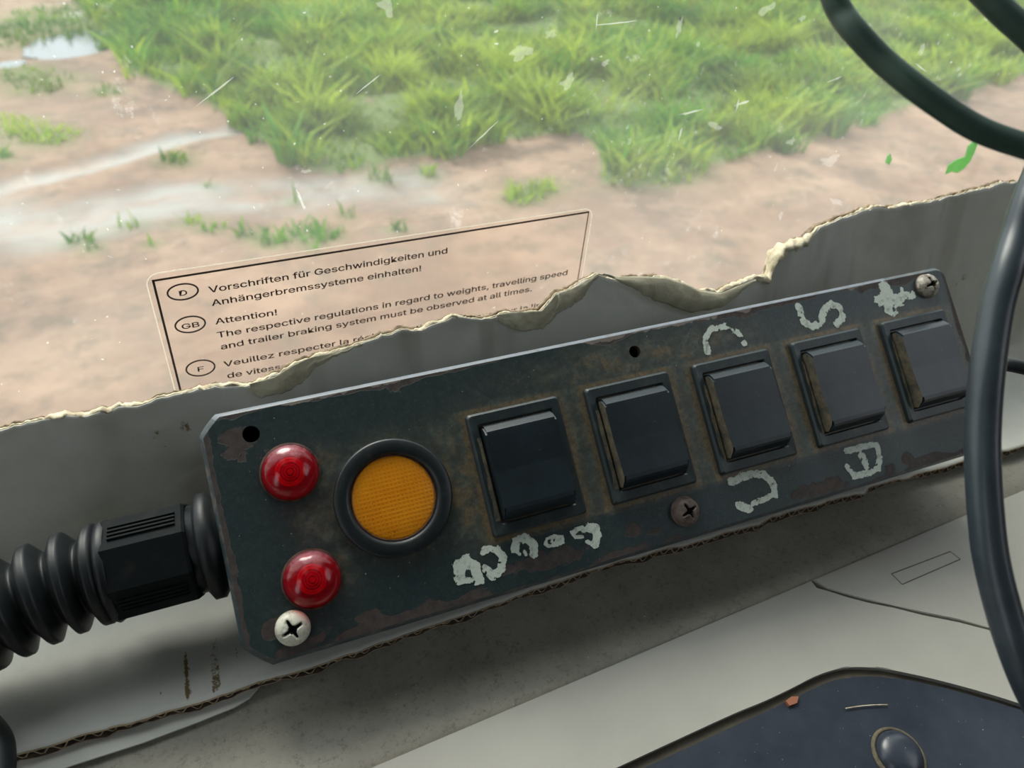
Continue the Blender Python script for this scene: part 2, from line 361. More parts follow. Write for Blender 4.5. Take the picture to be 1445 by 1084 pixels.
def build_ground():
    st = 5.; xs = np.arange(-900, 2500 + st, st); ys = np.arange(120, 2400 + st, st); X, Y = np.meshgrid(xs, ys)
    g = inpoly(X, Y, GRASS).astype(float)
    water = np.zeros_like(X)
    def strip(pts, w):
        q = np.zeros_like(X)
        P = [gnd(*p[:2]) for p in pts]
        for a, b in zip(P[:-1], P[1:]):
            d = b - a; t = np.clip(((X - a[0]) * d[0] + (Y - a[1]) * d[1]) / (d @ d), 0, 1)
            q = np.maximum(q, 1 - np.hypot(X - a[0] - t * d[0], Y - a[1] - t * d[1]) / w)
        return np.clip(q, 0, 1)
    ruts = np.maximum(strip([(-20, 262), (60, 245), (160, 218), (250, 196), (345, 172)], 17), 0)
    ruts2 = strip([(-40, 300), (60, 320), (160, 300), (260, 278), (400, 270), (520, 262), (600, 262)], 46)
    pud = np.maximum.reduce([blob(X, Y, 90, 66, 70, 17), blob(X, Y, 10, 88, 40, 9), blob(X, Y, 125, 46, 35, 8)])
    n = fbm(X / 60, Y / 60, 3); n2 = fbm(X / 18, Y / 18, 9); n3 = fbm(X / 150, Y / 150, 21)
    wet = np.clip(ruts2 * 1.3 * sm(.3, .7, n + .15) + ruts * 1.5, 0, 1)
    water = sm(.42, .55, pud + (n2 - .5) * .5)
    green = np.clip(g * 1.0 + sum(blob(X, Y, *t) for t in TUFTS) * .7, 0, 1) * sm(.25, .5, n2 + .15)
    dark = sm(.55, .75, n) * .5 * sm(0, 400, 1400 - X) + blob(X, Y, 870, 165, 70, 40) + blob(X, Y, 120, 90, 90, 12) * .7 + blob(X, Y, 640, 232, 240, 9) * .7 + blob(X, Y, 240, 150, 60, 20) * .6 + blob(X, Y, 1435, 95, 30, 12)
    Z = GZ + (fbm(X / 90, Y / 90, 5) - .5) * 9 + (n2 - .5) * 3 - 5 * np.clip(ruts, 0, 1) - 4 * sm(.2, .6, pud) - 2.5 * ruts2 + g * 3
    col = np.stack([np.clip(dark, 0, 1), green, wet], -1).reshape(-1, 3)
    V = np.stack([X, Y, Z], -1).reshape(-1, 3); r, c = X.shape
    I = np.arange(r * c).reshape(r, c); Fc = np.stack([I[:-1, :-1], I[:-1, 1:], I[1:, 1:], I[1:, :-1]], -1).reshape(-1, 4)
    m = NM('pink_tan_soil'); A = attr(m)
    c = m.ramp(m.noise(1.1, 8, .7), .40, .62, S(112, 89, 73), S(143, 118, 98))
    c = m.mix(m.ramp(m.noise(5, 10, .75), .5, .66), c, S(98, 86, 70))
    c = m.mix(m.math('MULTIPLY', A[0], m.ramp(m.noise(5, 8, .7), .35, .6), True), c, S(74, 58, 46))
    c = m.mix(m.math('MULTIPLY', A[2], m.ramp(m.noise(3, 6, .65, (.5, 1.5, 1)), .3, .6), True), c, S(122, 122, 116))
    c = m.mix(m.math('MULTIPLY', A[1], .9), c, S(82, 104, 48))
    m.set(Base_Color=c, Roughness=m.ramp(A[2], .2, 1, (.85,) * 3 + (1,), (.5,) * 3 + (1,)), Specular_IOR_Level=.4); m.bump(m.noise(20, 6, .7), .5, .01)
    mk('ground', V, Fc, m.m, smooth=True, col=col)['kind'] = 'structure'
    # the land goes on around
    c2 = S(120, 140, 76); mf = simple('far_meadow', S(82, 104, 48), S(100, 118, 56), .9, .3, bump=0)
    B = 20000; z = GZ - 1.5
    x0, x1, y0, y1 = -899, 2499, 121, 2399
    V = [(-B, -B, z), (B, -B, z), (B, B, z), (-B, B, z), (x0, y0, z), (x1, y0, z), (x1, y1, z), (x0, y1, z)]
    mk('ground', V, [(0, 1, 5, 4), (1, 2, 6, 5), (2, 3, 7, 6), (3, 0, 4, 7)], mf)['kind'] = 'structure'
    mw = NM('puddle_water'); mw.set(Base_Color=S(104, 112, 112), Roughness=.12, Specular_IOR_Level=.4); mw.bump(mw.noise(12, 3), .1, .01)
    for pts in ([(28, 78), (50, 56), (95, 44), (140, 40), (146, 58), (142, 72), (112, 80), (86, 86), (60, 82)], [(-20, 100), (5, 86), (32, 84), (22, 96), (0, 104)]):
        P = catmull([gnd(*p) for p in pts + pts[:1]], 6)[:-1]; k = len(P)
        P = P + (RNG.random((k, 2)) - .5) * 6
        V = [(p[0], p[1], GZ - .9) for p in P] + [(p[0], p[1], GZ - 7) for p in P]
        o = mk('puddle', V, [tuple(range(k))] + [(i, (i + 1) % k, k + (i + 1) % k, k + i) for i in range(k)], mw.m); o['kind'] = 'structure'
build_ground()
def build_grass():
    N = 420000
    x = RNG.uniform(-500, 2400, N * 3); y = RNG.uniform(250, 2350, N * 3)
    px, py = project(x, y)
    vis = (px > -150) & (px < 1600) & (py > -130) & (py < 420)
    x, y = x[vis], y[vis]
    ins = inpoly(x + (fbm(x / 25, y / 25, 31) - .5) * 60, y + (fbm(x / 25, y / 25, 37) - .5) * 60, GRASS)
    n = fbm(x / 45, y / 45, 41); n2 = fbm(x / 22, y / 22, 47)
    bare = np.maximum.reduce([blob(x, y, 872, 160, 60, 30), blob(x, y, 880, 225, 60, 10) * .4, blob(x, y, 1435, 98, 30, 12)])
    dens = ins * np.clip(sm(.25, .5, n) * .5 + .65, 0, 1) * (1 - .85 * bare)
    tf = sum(blob(x, y, *t) for t in TUFTS)
    dens = np.maximum(dens, sm(.35, .8, tf * (.4 + n2)) * .55)
    keep = RNG.random(len(x)) < dens * .75
    x, y, n, n2, ins = x[keep], y[keep], n[keep], n2[keep], ins[keep]
    if len(x) > N: x, y, n, n2, ins = x[:N], y[:N], n[:N], n2[:N], ins[:N]
    k = len(x)
    hgt = (10 + 26 * sm(.35, .72, n) * (.4 + n2)) * RNG.uniform(.5, 1.15, k); hgt = np.where(ins, hgt, 9 * RNG.uniform(.5, 1.2, k))
    a = RNG.uniform(0, 2 * np.pi, k); wd_ = RNG.uniform(.7, 2.0, k) * (.6 + hgt / 40); ln = hgt * RNG.uniform(.2, 1.1, k)
    ux, uy = np.cos(a), np.sin(a); la = RNG.uniform(0, 2 * np.pi, k); lx, ly = np.cos(la) * ln, np.sin(la) * ln
    z0 = GZ - 3
    b = np.stack([x, y, np.full(k, z0)], 1); s = np.stack([ux * wd_, uy * wd_, 0 * x], 1)
    m1 = b + np.stack([lx * .3, ly * .3, hgt * .6], 1); t = b + np.stack([lx, ly, hgt], 1)
    V = np.stack([b - s, b + s, m1 + s * .75, m1 - s * .75, t + s * .1, t - s * .1], 1).reshape(-1, 3)
    I = np.arange(k)[:, None] * 6; Fc = np.concatenate([I + [0, 1, 2, 3], I + [3, 2, 4, 5]], 1).reshape(-1, 4)
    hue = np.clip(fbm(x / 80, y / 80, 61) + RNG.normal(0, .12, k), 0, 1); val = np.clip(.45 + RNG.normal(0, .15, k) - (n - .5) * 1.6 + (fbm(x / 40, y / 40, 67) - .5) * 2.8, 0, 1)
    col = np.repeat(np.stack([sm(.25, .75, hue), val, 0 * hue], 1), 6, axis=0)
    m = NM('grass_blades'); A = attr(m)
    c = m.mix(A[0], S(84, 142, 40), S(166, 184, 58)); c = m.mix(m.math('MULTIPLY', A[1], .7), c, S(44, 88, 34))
    m.set(Base_Color=c, Roughness=.6, Specular_IOR_Level=.3)
    t = m.n('ShaderNodeBsdfTranslucent'); m.l(c, t.inputs[0]); xx = m.n('ShaderNodeMixShader'); xx.inputs[0].default_value = .4
    m.l(m.b.outputs[0], xx.inputs[1]); m.l(t.outputs[0], xx.inputs[2]); m.l(xx.outputs[0], m.out.inputs[0])
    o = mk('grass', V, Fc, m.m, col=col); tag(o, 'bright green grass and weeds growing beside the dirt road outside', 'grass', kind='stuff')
build_grass()

# ================================================================ CAB
def quadbox(name, x0, y0, z0, x1, y1, z1, mat, bev=0):
    bm = bmesh.new(); box(bm, x0, y0, z0, x1, y1, z1, bev); bm.verts.index_update()
    V = [v.co[:] for v in bm.verts]; Fc = [[v.index for v in f.verts] for f in bm.faces]; bm.free()
    o = mk(name, V, Fc, mat); o['kind'] = 'structure'; return o
XL, XR, YB, ZT, ZF = -75, 75, -115, 76, -95  # unseen cab shell; walls and side openings placed to shape the light
quadbox('ceiling', XL - 3, YB, ZT, XR + 3, 24, ZT + 3, M_CAB)
quadbox('floor', XL, YB, ZF - 3, XR, 22, ZF, M_CABD)
quadbox('wall_back', XL, YB - 3, ZF - 3, XR, YB, ZT + 3, M_CAB)
quadbox('wall_front', XL, 20.6, ZF - 3, XR, 24, ZD - 3, M_CAB)
for nm, xa, xb in (('wall_left', XL - 3, XL), ('wall_right', XR, XR + 3)):
    bm = bmesh.new(); box(bm, xa, YB - 3, ZF - 3, xb, 24, -14); box(bm, xa, YB - 3, 70, xb, 24, ZT); (box(bm, xa, YB - 3, -14, xb, -80, 70), box(bm, xa, -12, -14, xb, 24, 70), box(bm, xa, -80, -14, xb, -12, 18)) if xa > 0 else (box(bm, xa, YB - 3, -14, xb, -60, 70), box(bm, xa, -30, -14, xb, 24, 70))
    bm.verts.index_update(); V = [v.co[:] for v in bm.verts]; Fc = [[v.index for v in f.verts] for f in bm.faces]; bm.free()
    mk(nm, V, Fc, M_CAB)['kind'] = 'structure'
# windscreen: a 5 mm pane
def gl(x, y, n=0.): return GO + GX * x + GY * y + GN * n
def gpane():
    lx0, lx1 = XL - GO[0], XR - GO[0]; ly0 = (ZD - 1 - GO[2]); ly1 = ly0 + 92
    V = [gl(x, y, n) for n in (0, .5) for x, y in ((lx0, ly0), (lx1, ly0), (lx1, ly1), (lx0, ly1))]
    o = mk('window_1', V, [(0, 1, 2, 3), (4, 7, 6, 5), (0, 4, 5, 1), (1, 5, 6, 2), (2, 6, 7, 3), (3, 7, 4, 0)], M_GLASS); o['kind'] = 'structure'; return o
win = gpane()
def splat(px, py, rx, ry, ang, seed, mat=M_SPLAT, name='dried_splash'):
    c = gp(px, py); s = 21.5 / F; P = []; k = 22
    for i in range(k):
        t = 2 * math.pi * i / k; rr = 1 + .55 * (vn(math.cos(t) * 2.3 + seed, math.sin(t) * 2.3, seed) - .5) * 2
        u, v = rx * rr * math.cos(t), ry * rr * math.sin(t)
        P.append((c[0] + s * (u * math.cos(ang) - v * math.sin(ang)), c[1] + s * (u * math.sin(ang) + v * math.cos(ang))))
    V = [gl(*p, -.012) for p in P] + [gl(*p, -.002) for p in P]
    return mk(name, V, [tuple(range(k))] + [(i, (i + 1) % k, k + (i + 1) % k, k + i) for i in range(k)], mat, win)
for i, a in enumerate([(1170, 226, 20, 11, .1), (1009, 177, 13, 5, -.5), (802, 116, 13, 9, .9), (648, 150, 5, 22, -.1), (1116, 200, 9, 5, .1), (1131, 26, 6, 6, 0), (1082, 12, 12, 7, .4), (958, 38, 5, 12, 0), (854, 88, 5, 5, 0), (1300, 72, 7, 9, .3), (1353, 98, 6, 4, 0), (1101, 305, 5, 10, .2), (1094, 238, 2, 9, 0), (985, 62, 3, 3, 0), (1180, 285, 22, 6, -.3), (545, 8, 8, 12, .5), (735, 72, 15, 10, .2), (433, 241, 6, 2.5, 0), (1395, 22, 9, 6, .3)]): splat(*a, 11 + i)
for i, a in enumerate([(1048, 145, 14, 1.6, .2), (975, 158, 20, 2, .12), (1180, 111, 16, 1, .25), (682, 190, 22, 1, .7), (873, 32, 28, 1, .05), (425, 283, 2, 16, .3), (302, 130, 22, 1, .6), (1040, 150, 1.2, 10, .1), (960, 188, 1.4, 10, 0), (700, 44, 3, 1.5, 0), (700, 62, 3, 1.5, 0), (842, 30, 1, 10, .1), (1300, 96, 18, .8, -.4), (520, 118, 15, .8, .6)]): splat(*a, 51 + i, M_SCRATCH, 'scratch')
k_ = 0
for i in range(70):
    px, py = RNG.uniform(0, 1445), RNG.uniform(0, 1) ** 1.5 * 330
    q = RNG.uniform(.5, 1.5); splat(px, py, q, q * RNG.uniform(.5, 1.3), RNG.uniform(0, 3), 100 + i, M_SCRATCH, 'fleck')
# leaf bits on the outside of the pane
def leaf(pts, label):
    P = [gp(*p) for p in pts]; k = len(P); c = np.mean(P, axis=0)
    V = [gl(p[0], p[1], .56 + .05 * math.sin(i)) for i, p in enumerate(P)] + [gl(p[0], p[1], .52 + .05 * math.sin(i)) for i, p in enumerate(P)]
    o = mk('leaf_fragment', V, [tuple(range(k)), tuple(range(2 * k - 1, k - 1, -1))] + [(i, k + i, k + (i + 1) % k, (i + 1) % k) for i in range(k)], M_LEAF)
    tag(o, label, 'leaf')
leaf([(1396, 201), (1390, 206), (1382, 214), (1377, 228), (1362, 233), (1352, 240), (1348, 253), (1358, 250), (1366, 252), (1374, 246), (1383, 234), (1388, 222), (1393, 212)], 'larger torn green leaf bit stuck on the windscreen below the black cable')
leaf([(1271, 224), (1268, 229), (1265, 238), (1269, 240), (1272, 232)], 'tiny sliver of green leaf stuck on the windscreen')

# sticker on the inside of the windscreen
st = empty('warning_sticker', GO + GX * 6 - GN * .0, (GX, GY, -GN))
tag(st, 'clear rectangular warning sticker with dark border and multilingual text on the windscreen', 'sticker')
def sl(px, py): p = gp(px, py); return np.array([p[0] - 6, p[1]])
def splane(P, name, mat, z0=0., th=.008, holes=None):
    k = len(P); V = [(p[0], p[1], z0 + th) for p in P] + [(p[0], p[1], z0) for p in P]
    return mk(name, V, [tuple(range(k)), tuple(range(2 * k - 1, k - 1, -1))] + [(i, k + i, k + (i + 1) % k, (i + 1) % k) for i in range(k)], mat, st, local=True)
A0, A1 = sl(203, 390), sl(838, 290); LB = sl(250, 580); RB = sl(817, 440)
x0, x1 = A0[0], A1[0]; ytop = (A0[1] + A1[1]) / 2; yb = -5.2
def rrect(x0, y0, x1, y1, r, n=6):
    P = []
    for cx, cy, a0 in ((x1 - r, y1 - r, 0), (x0 + r, y1 - r, 90), (x0 + r, y0 + r, 180), (x1 - r, y0 + r, 270)):
        for i in range(n + 1): a = math.radians(a0 + 90 * i / n); P.append((cx + r * math.cos(a), cy + r * math.sin(a)))
    return P
splane(rrect(x0, yb, x1, ytop, .35), 'clear_film', M_FILM, .002)
def outline(P, w, name, mat, z):
    P = np.array(P); k = len(P); c = P.mean(0); V = []
    T = np.roll(P, -1, 0) - np.roll(P, 1, 0); Nn = np.stack([-T[:, 1], T[:, 0]], 1); Nn /= np.linalg.norm(Nn, axis=1)[:, None]
    for zz in (z, z + .008):
        V += [(p[0], p[1], zz) for p in P] + [(p[0] + n[0] * w, p[1] + n[1] * w, zz) for p, n in zip(P, Nn)]
    Fc = []
    for i in range(k):
        j = (i + 1) % k; Fc += [(2 * k + i, 2 * k + j, 3 * k + j, 3 * k + i), (i, k + i, k + j, j), (i, j, 2 * k + j, 2 * k + i), (k + i, 3 * k + i, 3 * k + j, k + j)]
    return mk(name, V, Fc, mat, st, local=True)
outline(rrect(x0, yb, x1, ytop, .35, 10), .035, 'film_edge', M_FILMEDGE, .01)
b0, b1 = sl(216, 396), sl(830.5, 299); bl_, br_ = sl(254.4, 550), sl(814, 401)
def bar(a, b, w, name='border_line'):
    a, b = np.array(a), np.array(b); d = (b - a) / np.linalg.norm(b - a); n = np.array([-d[1], d[0]]) * w / 2
    splane([a + n, a - n, b - n, b + n][::-1], name, M_STICKLINE, .012, .004)
bar(b0 + (-.03, 0), b1 + (.015, 0), .06); bar(b0, b0 + (bl_ - b0) * 1.4, .06); bar(b1, b1 + (br_ - b1) * 1.6, .035)
FONT = None
try: FONT = bpy.data.fonts.load(os.path.join(bpy.utils.system_resource('DATAFILES'), 'fonts', 'Inter.woff2'))   # Blender's own sans
except Exception: FONT = None
def text(s, a, b, capx, name='lettering'):
    """a line of print from baseline point a to b (sticker cm)"""
    cu = bpy.data.curves.new(name, 'FONT'); cu.body = s; cu.size = 1; cu.bevel_depth = .011; cu.bevel_resolution = 0; cu.font = FONT or cu.font; cu.resolution_u = 3; t = bpy.data.objects.new('tmp', cu); COL.objects.link(t)
    bpy.context.view_layer.update(); me = bpy.data.meshes.new_from_object(t.evaluated_get(bpy.context.evaluated_depsgraph_get()))
    bpy.data.objects.remove(t); n = len(me.vertices); co = np.empty(n * 3); me.vertices.foreach_get('co', co); co = co.reshape(-1, 3)
    wx = co[:, 0].max(); mn = co[:, 0].min(); a, b = np.array(a), np.array(b); L = np.linalg.norm(b - a); d = (b - a) / L; nn = np.array([-d[1], d[0]])
    u = (co[:, 0] - mn) / (wx - mn) * L; v = co[:, 1] * capx / .73
    P = a + u[:, None] * d + v[:, None] * nn
    me.vertices.foreach_set('co', (np.stack([P[:, 0], P[:, 1], np.full(n, .016)], 1) * .01).ravel()); me.update(); me.name = name
    me.materials.clear(); me.materials.append(M_STICKLINE)
    o = bpy.data.objects.new(name, me); COL.objects.link(o); o.parent = st
CAP = .275
text('Vorschriften für Geschwindigkeiten und', sl(295, 413), sl(631, 357), CAP)
text('Anhängerbremssysteme einhalten!', sl(299, 431.5), sl(594, 382), CAP)
text('Attention!', sl(304, 457.5), sl(391, 444), CAP)
text('The respective regulations in regard to weights, travelling speed', sl(307, 476.5), sl(800, 387.5), CAP)
text('and trailer braking system must be observed at all times.', sl(312, 493), sl(750, 410.5), CAP)
text('Veuillez respecter la réglementation en vigueur pour la limitation', sl(316, 517.5), sl(806, 425), CAP)
text('de vitesse', sl(321, 533.5), sl(406, 519), CAP)
def oval(px, py, rx, ry, s, tw):
    c = sl(px, py); ex = sl(px + rx, py - rx * .16) - c; a = np.linalg.norm(ex); b = abs((sl(px + 4, py + ry) - c)[1]); k = 40; d = ex / a
    P = [c + d * a * math.cos(2 * math.pi * i / k) + np.array([-d[1], d[0]]) * b * math.sin(2 * math.pi * i / k) for i in range(k)]
    outline(P, .045, 'oval_outline', M_STICKLINE, .012)
    h = .23; text(s, c - d * tw / 2 - np.array([-d[1], d[0]]) * h / 2, c + d * tw / 2 - np.array([-d[1], d[0]]) * h / 2, h)
oval(258, 411.5, 22.5, 11.5, 'D', .2); oval(268.5, 457.5, 22, 11.5, 'GB', .46); oval(283, 519, 21, 11, 'F', .17)

# dashboard shelf
YE = 8.25
def shelf():
    bm = bmesh.new(); xs = np.linspace(XL, XR, 60); ys = [YE, YE + .15] + list(np.linspace(YE + .6, 20.4, 16)); V = []
    for y in ys:
        for x in xs: V.append((x, y, ZD + .25 * (fbm(x / 9, y / 9, 71) - .5) * (0 if y < YE + .2 else 1) - (.12 if y == YE else 0)))
    nx = len(xs); Fc = [(j * nx + i, j * nx + i + 1, (j + 1) * nx + i + 1, (j + 1) * nx + i) for j in range(len(ys) - 1) for i in range(nx - 1)]
    n0 = len(V); V += [(XL, YE, ZD - 3), (XR, YE, ZD - 3), (XR, 20.4, ZD - 3), (XL, 20.4, ZD - 3)]
    Fc += [(n0, n0 + 3, n0 + 2, n0 + 1), (0, n0, n0 + 1, nx - 1), (n0 - nx, n0 - 1, n0 + 2, n0 + 3)]
    bm.free(); o = mk('dashboard_shelf', V, Fc, M_SHELF, smooth=True); return tag(o, 'dusty speckled grey dashboard shelf under the windscreen', 'dashboard')
shelf()
# smooth trim panels in front of the shelf, sloping to the driver
TA = math.radians(9); TO = np.array([0, YE, ZD + .02]); TX = np.array([1., 0, 0]); TY = np.array([0, math.cos(TA), math.sin(TA)]); TN = np.cross(TX, TY)
def tp(px, py): p = hit(px, py, TO, TN) - TO; return np.array([p @ TX, p @ TY])
SEAM = [(1152, 828), (1168, 833), (1195, 841), (1225, 849), (1262, 857), (1300, 866), (1350, 876), (1410, 892), (1445, 902), (1520, 920)]
HOLE = [(880, 1079), (949, 1047), (1034, 1008), (1080, 989), (1120, 970), (1145, 957), (1168, 948), (1188, 943), (1206, 941.5), (1228, 942), (1250, 944), (1299, 954), (1340, 964), (1384, 976), (1445, 995), (1560, 1035)]
sm_ = [tp(*p) for p in SEAM]; hl = catmull([tp(*p) for p in HOLE], 4)
se = sm_[-1] + np.array([30, (sm_[-1] - sm_[-2])[1] * 8]); he = hl[-1] + (hl[-1] - hl[-4]) / np.linalg.norm(hl[-1] - hl[-4]) * 25; h0 = hl[0] + (hl[0] - hl[3]) / np.linalg.norm(hl[0] - hl[3]) * 8
lower = [(XL, 0.), (sm_[0][0], 0.)] + [tuple(p + (0, -.03)) for p in sm_] + [tuple(se)] + [tuple(he)] + [tuple(p) for p in hl[::-1]] + [tuple(h0), (h0[0] - 2, -30), (XL, -30)]
tag(slab(lower, TO, TX, TY, TN, .5, 'dashboard_trim', M_TRIM, bev=.02), 'long smooth light grey trim panel running below the dusty shelf and around the black console', 'trim panel')
upper = [(sm_[0][0] + .06, 0.), (XR, 0.), (XR, se[1] + .05)] + [tuple(se + (0, .05))] + [tuple(p + (.03, .04)) for p in sm_[::-1][:-1]]
up = slab(upper, TO, TX, TY, TN, .5, 'dashboard_cover', M_TRIM, bev=.02); tag(up, 'smooth light grey cover panel with an engraved rectangle, right of the seam', 'trim panel')
# engraved rectangle on the cover
rc = [tp(*p) for p in ((1258, 810), (1341, 778.5), (1355, 789.5), (1273, 825))]
def groove(a, b, w=.03):
    d = (b - a) / np.linalg.norm(b - a); n = np.array([-d[1], d[0]]) * w / 2; P = [a + n, b + n, b - n, a - n]
    return [TO + TX * p[0] + TY * p[1] + TN * .004 for p in P]
V = []; Fc = []
for i in range(4): Fc.append(tuple(range(len(V), len(V) + 4))); V += groove(rc[i], rc[(i + 1) % 4])
mk('engraved_outline', V, Fc, M_GAP, up)
# brown gap and the black console panel
gap = [tuple(p + (0, .6)) for p in hl]; gapp = [tuple(h0 + (0, .6))] + gap + [tuple(he + (0, .6)), (he[0], -30), (h0[0] - 2, -30)]
tag(slab(gapp[::-1], TO - TN * .16, TX, TY, TN, .3, 'console_recess', M_GAP, bev=0), 'dull brown recess ledge showing as a gap around the black console', 'dashboard')
POD = [(860, 1106), (945, 1067), (1019.5, 1032), (1075, 1007), (1124, 983.5), (1150, 971), (1168, 963), (1190, 957), (1213, 955), (1240, 955), (1262, 957), (1317, 967), (1380, 984), (1445, 1003), (1560, 1045)]
PO = TO - TN * .05
def tq(px, py): p = hit(px, py, PO, TN) - PO; return np.array([p @ TX, p @ TY])
pd = catmull([tq(*p) for p in POD], 4)
pod = [tuple(pd[0] + (pd[0] - pd[3]) / np.linalg.norm(pd[0] - pd[3]) * 8)] + [tuple(p) for p in pd] + [tuple(pd[-1] + (pd[-1] - pd[-4]) / np.linalg.norm(pd[-1] - pd[-4]) * 25)]
pod += [(pod[-1][0], -30), (pod[0][0], -30)]
con = slab(pod[::-1], PO, TX, TY, TN, .1, 'console', M_POD, bev=.03); tag(con, 'scuffed black console panel with a round button in the lower right corner', 'console')
def on_frame(V, o, ax, ay, an): return [o + ax * v[0] + ay * v[1] + an * v[2] for v in V]
bc = tq(1268, 1066)
V, Fc = lathe([(.0, .30), (.25, .29), (.42, .24), (.54, .14), (.58, .0)], 40, bc); mk('round_button', on_frame(V, PO, TX, TY, TN), Fc, M_POD, con, True)
V, Fc = lathe([(.56, .0), (.58, .06), (.64, .07), (.67, .0)], 40, bc); mk('button_ring', on_frame(V, PO, TX, TY, TN), Fc, M_DUST, con, True)
cp = [tq(*p) for p in ((1107, 991), (1115, 985), (1125, 985), (1123, 994), (1112, 998))]
k = len(cp); V = [PO + TX * p[0] + TY * p[1] + TN * z for z in (.0, .09) for p in cp]
tag(mk('clay_crumb', V, [tuple(range(k, 2 * k)), tuple(range(k))] + [(i, (i + 1) % k, k + (i + 1) % k, k + i) for i in range(k)], dirty('reddish_clay', S(150, 96, 74), S(120, 74, 60), .9)), 'small reddish crumb of clay on the edge of the black console', 'crumb')
pa, pb = tq(1192, 1001), tq(1251, 996)
V, Fc = tube([PO + TX * (pa[0] + (pb[0] - pa[0]) * t) + TY * (pa[1] + (pb[1] - pa[1]) * t + .03 * math.sin(3 * t)) + TN * (.05 + .0 * t) for t in np.linspace(0, 1, 8)], .014, 6)
tag(mk('straw_fibre', V, Fc, M_TORN), 'thin pale straw fibre lying on the black console', 'fibre')

# ================================================================ CARDBOARD
UX = np.array([.996, -.085, 0.]); UX /= np.linalg.norm(UX); UN = np.array([.085, .996, 0.]); UN /= np.linalg.norm(UN)
FO = np.array([0, 15.45, ZC]); KY = .26
RN = np.cross(UX, (UN * KY + Z3) / math.hypot(KY, 1)); RU = (UN * KY + Z3) / math.hypot(KY, 1)    # rear flap: normal to the driver, up-slope
def rf(px, py): p = hit(px, py, FO, RN) - FO; return np.array([p @ UX, p @ RU])
TEAR = [(-260, 640), (-120, 622), (-40, 610), (0, 601), (40, 592), (100, 583), (150, 578), (180, 569), (215, 562), (255, 552), (300, 545), (326, 540.6), (359, 539), (387, 529), (415, 512), (443, 500.6), (481, 491), (509, 482), (537, 472), (566, 460.6), (594, 463), (613, 451), (641, 444), (679, 446.5), (716, 439), (763, 437), (787, 411), (806, 406), (843.7, 384), (871, 390), (904, 388), (938, 387), (960, 394), (985, 405), (1015, 409), (1045, 398), (1065, 391), (1086, 391), (1089, 380), (1096, 361), (1117, 344), (1139, 340), (1157, 317.5), (1185, 306), (1222, 292), (1268, 287.6), (1323, 278), (1364, 267), (1424, 253), (1445, 254.5), (1520, 240), (1700, 235)]
TR = np.array([rf(*p) for p in TEAR]); 
for i in range(1, len(TR)): TR[i, 0] = max(TR[i, 0], TR[i - 1, 0] + .02)
EDGE = [(-120, 1122), (-40, 1096), (30, 1071), (100, 1051), (201, 1023), (301, 993), (351, 976), (402, 961), (452, 944), (518, 923), (591, 895), (650, 876), (712, 855), (770, 834), (833, 812), (881, 799), (945, 781), (963, 779), (993, 769), (1019, 760), (1057, 751), (1072, 748), (1088, 737), (1131, 725), (1168, 715), (1206, 706), (1220, 704), (1226, 695), (1262, 686), (1296, 677), (1365, 657), (1445, 636), (1560, 600), (1700, 570)]
ED = np.array([fl(px, py - 8, ZC)[:2] for px, py in EDGE])
def edge_uv(p): d = np.array([p[0], p[1], ZC]) - FO; return d @ UX, d @ UN
EU = np.array([edge_uv(p) for p in ED])
def ht(u): return -.09 + np.interp(u, TR[:, 0], TR[:, 1]) + (fbm(u * 30, u * 0, 84) - .5) * .05 + (fbm(u * 2.2, u * 0, 81) - .5) * .16 + (fbm(u * 9, u * 0, 83) - .5) * .08
def ev(u): return np.interp(u, EU[:, 0], EU[:, 1]) + (fbm(u * 1.7, u * 0, 85) - .5) * .12
def disp(u, h): return .22 * (fbm(u / 3.2, h / 2.4, 87) - .5) + .10 * (fbm(u / .9 + h * .6, h / 1.6, 88) - .5)
RB_ = .9                                                      # fold radius
def flap_pt(u, h, n=0.):                                      # rear flap, h from the fold line
    w = disp(u, h) * sm(.8, 2.0, h); return FO + UX * u + RU * h + RN * (n + w)
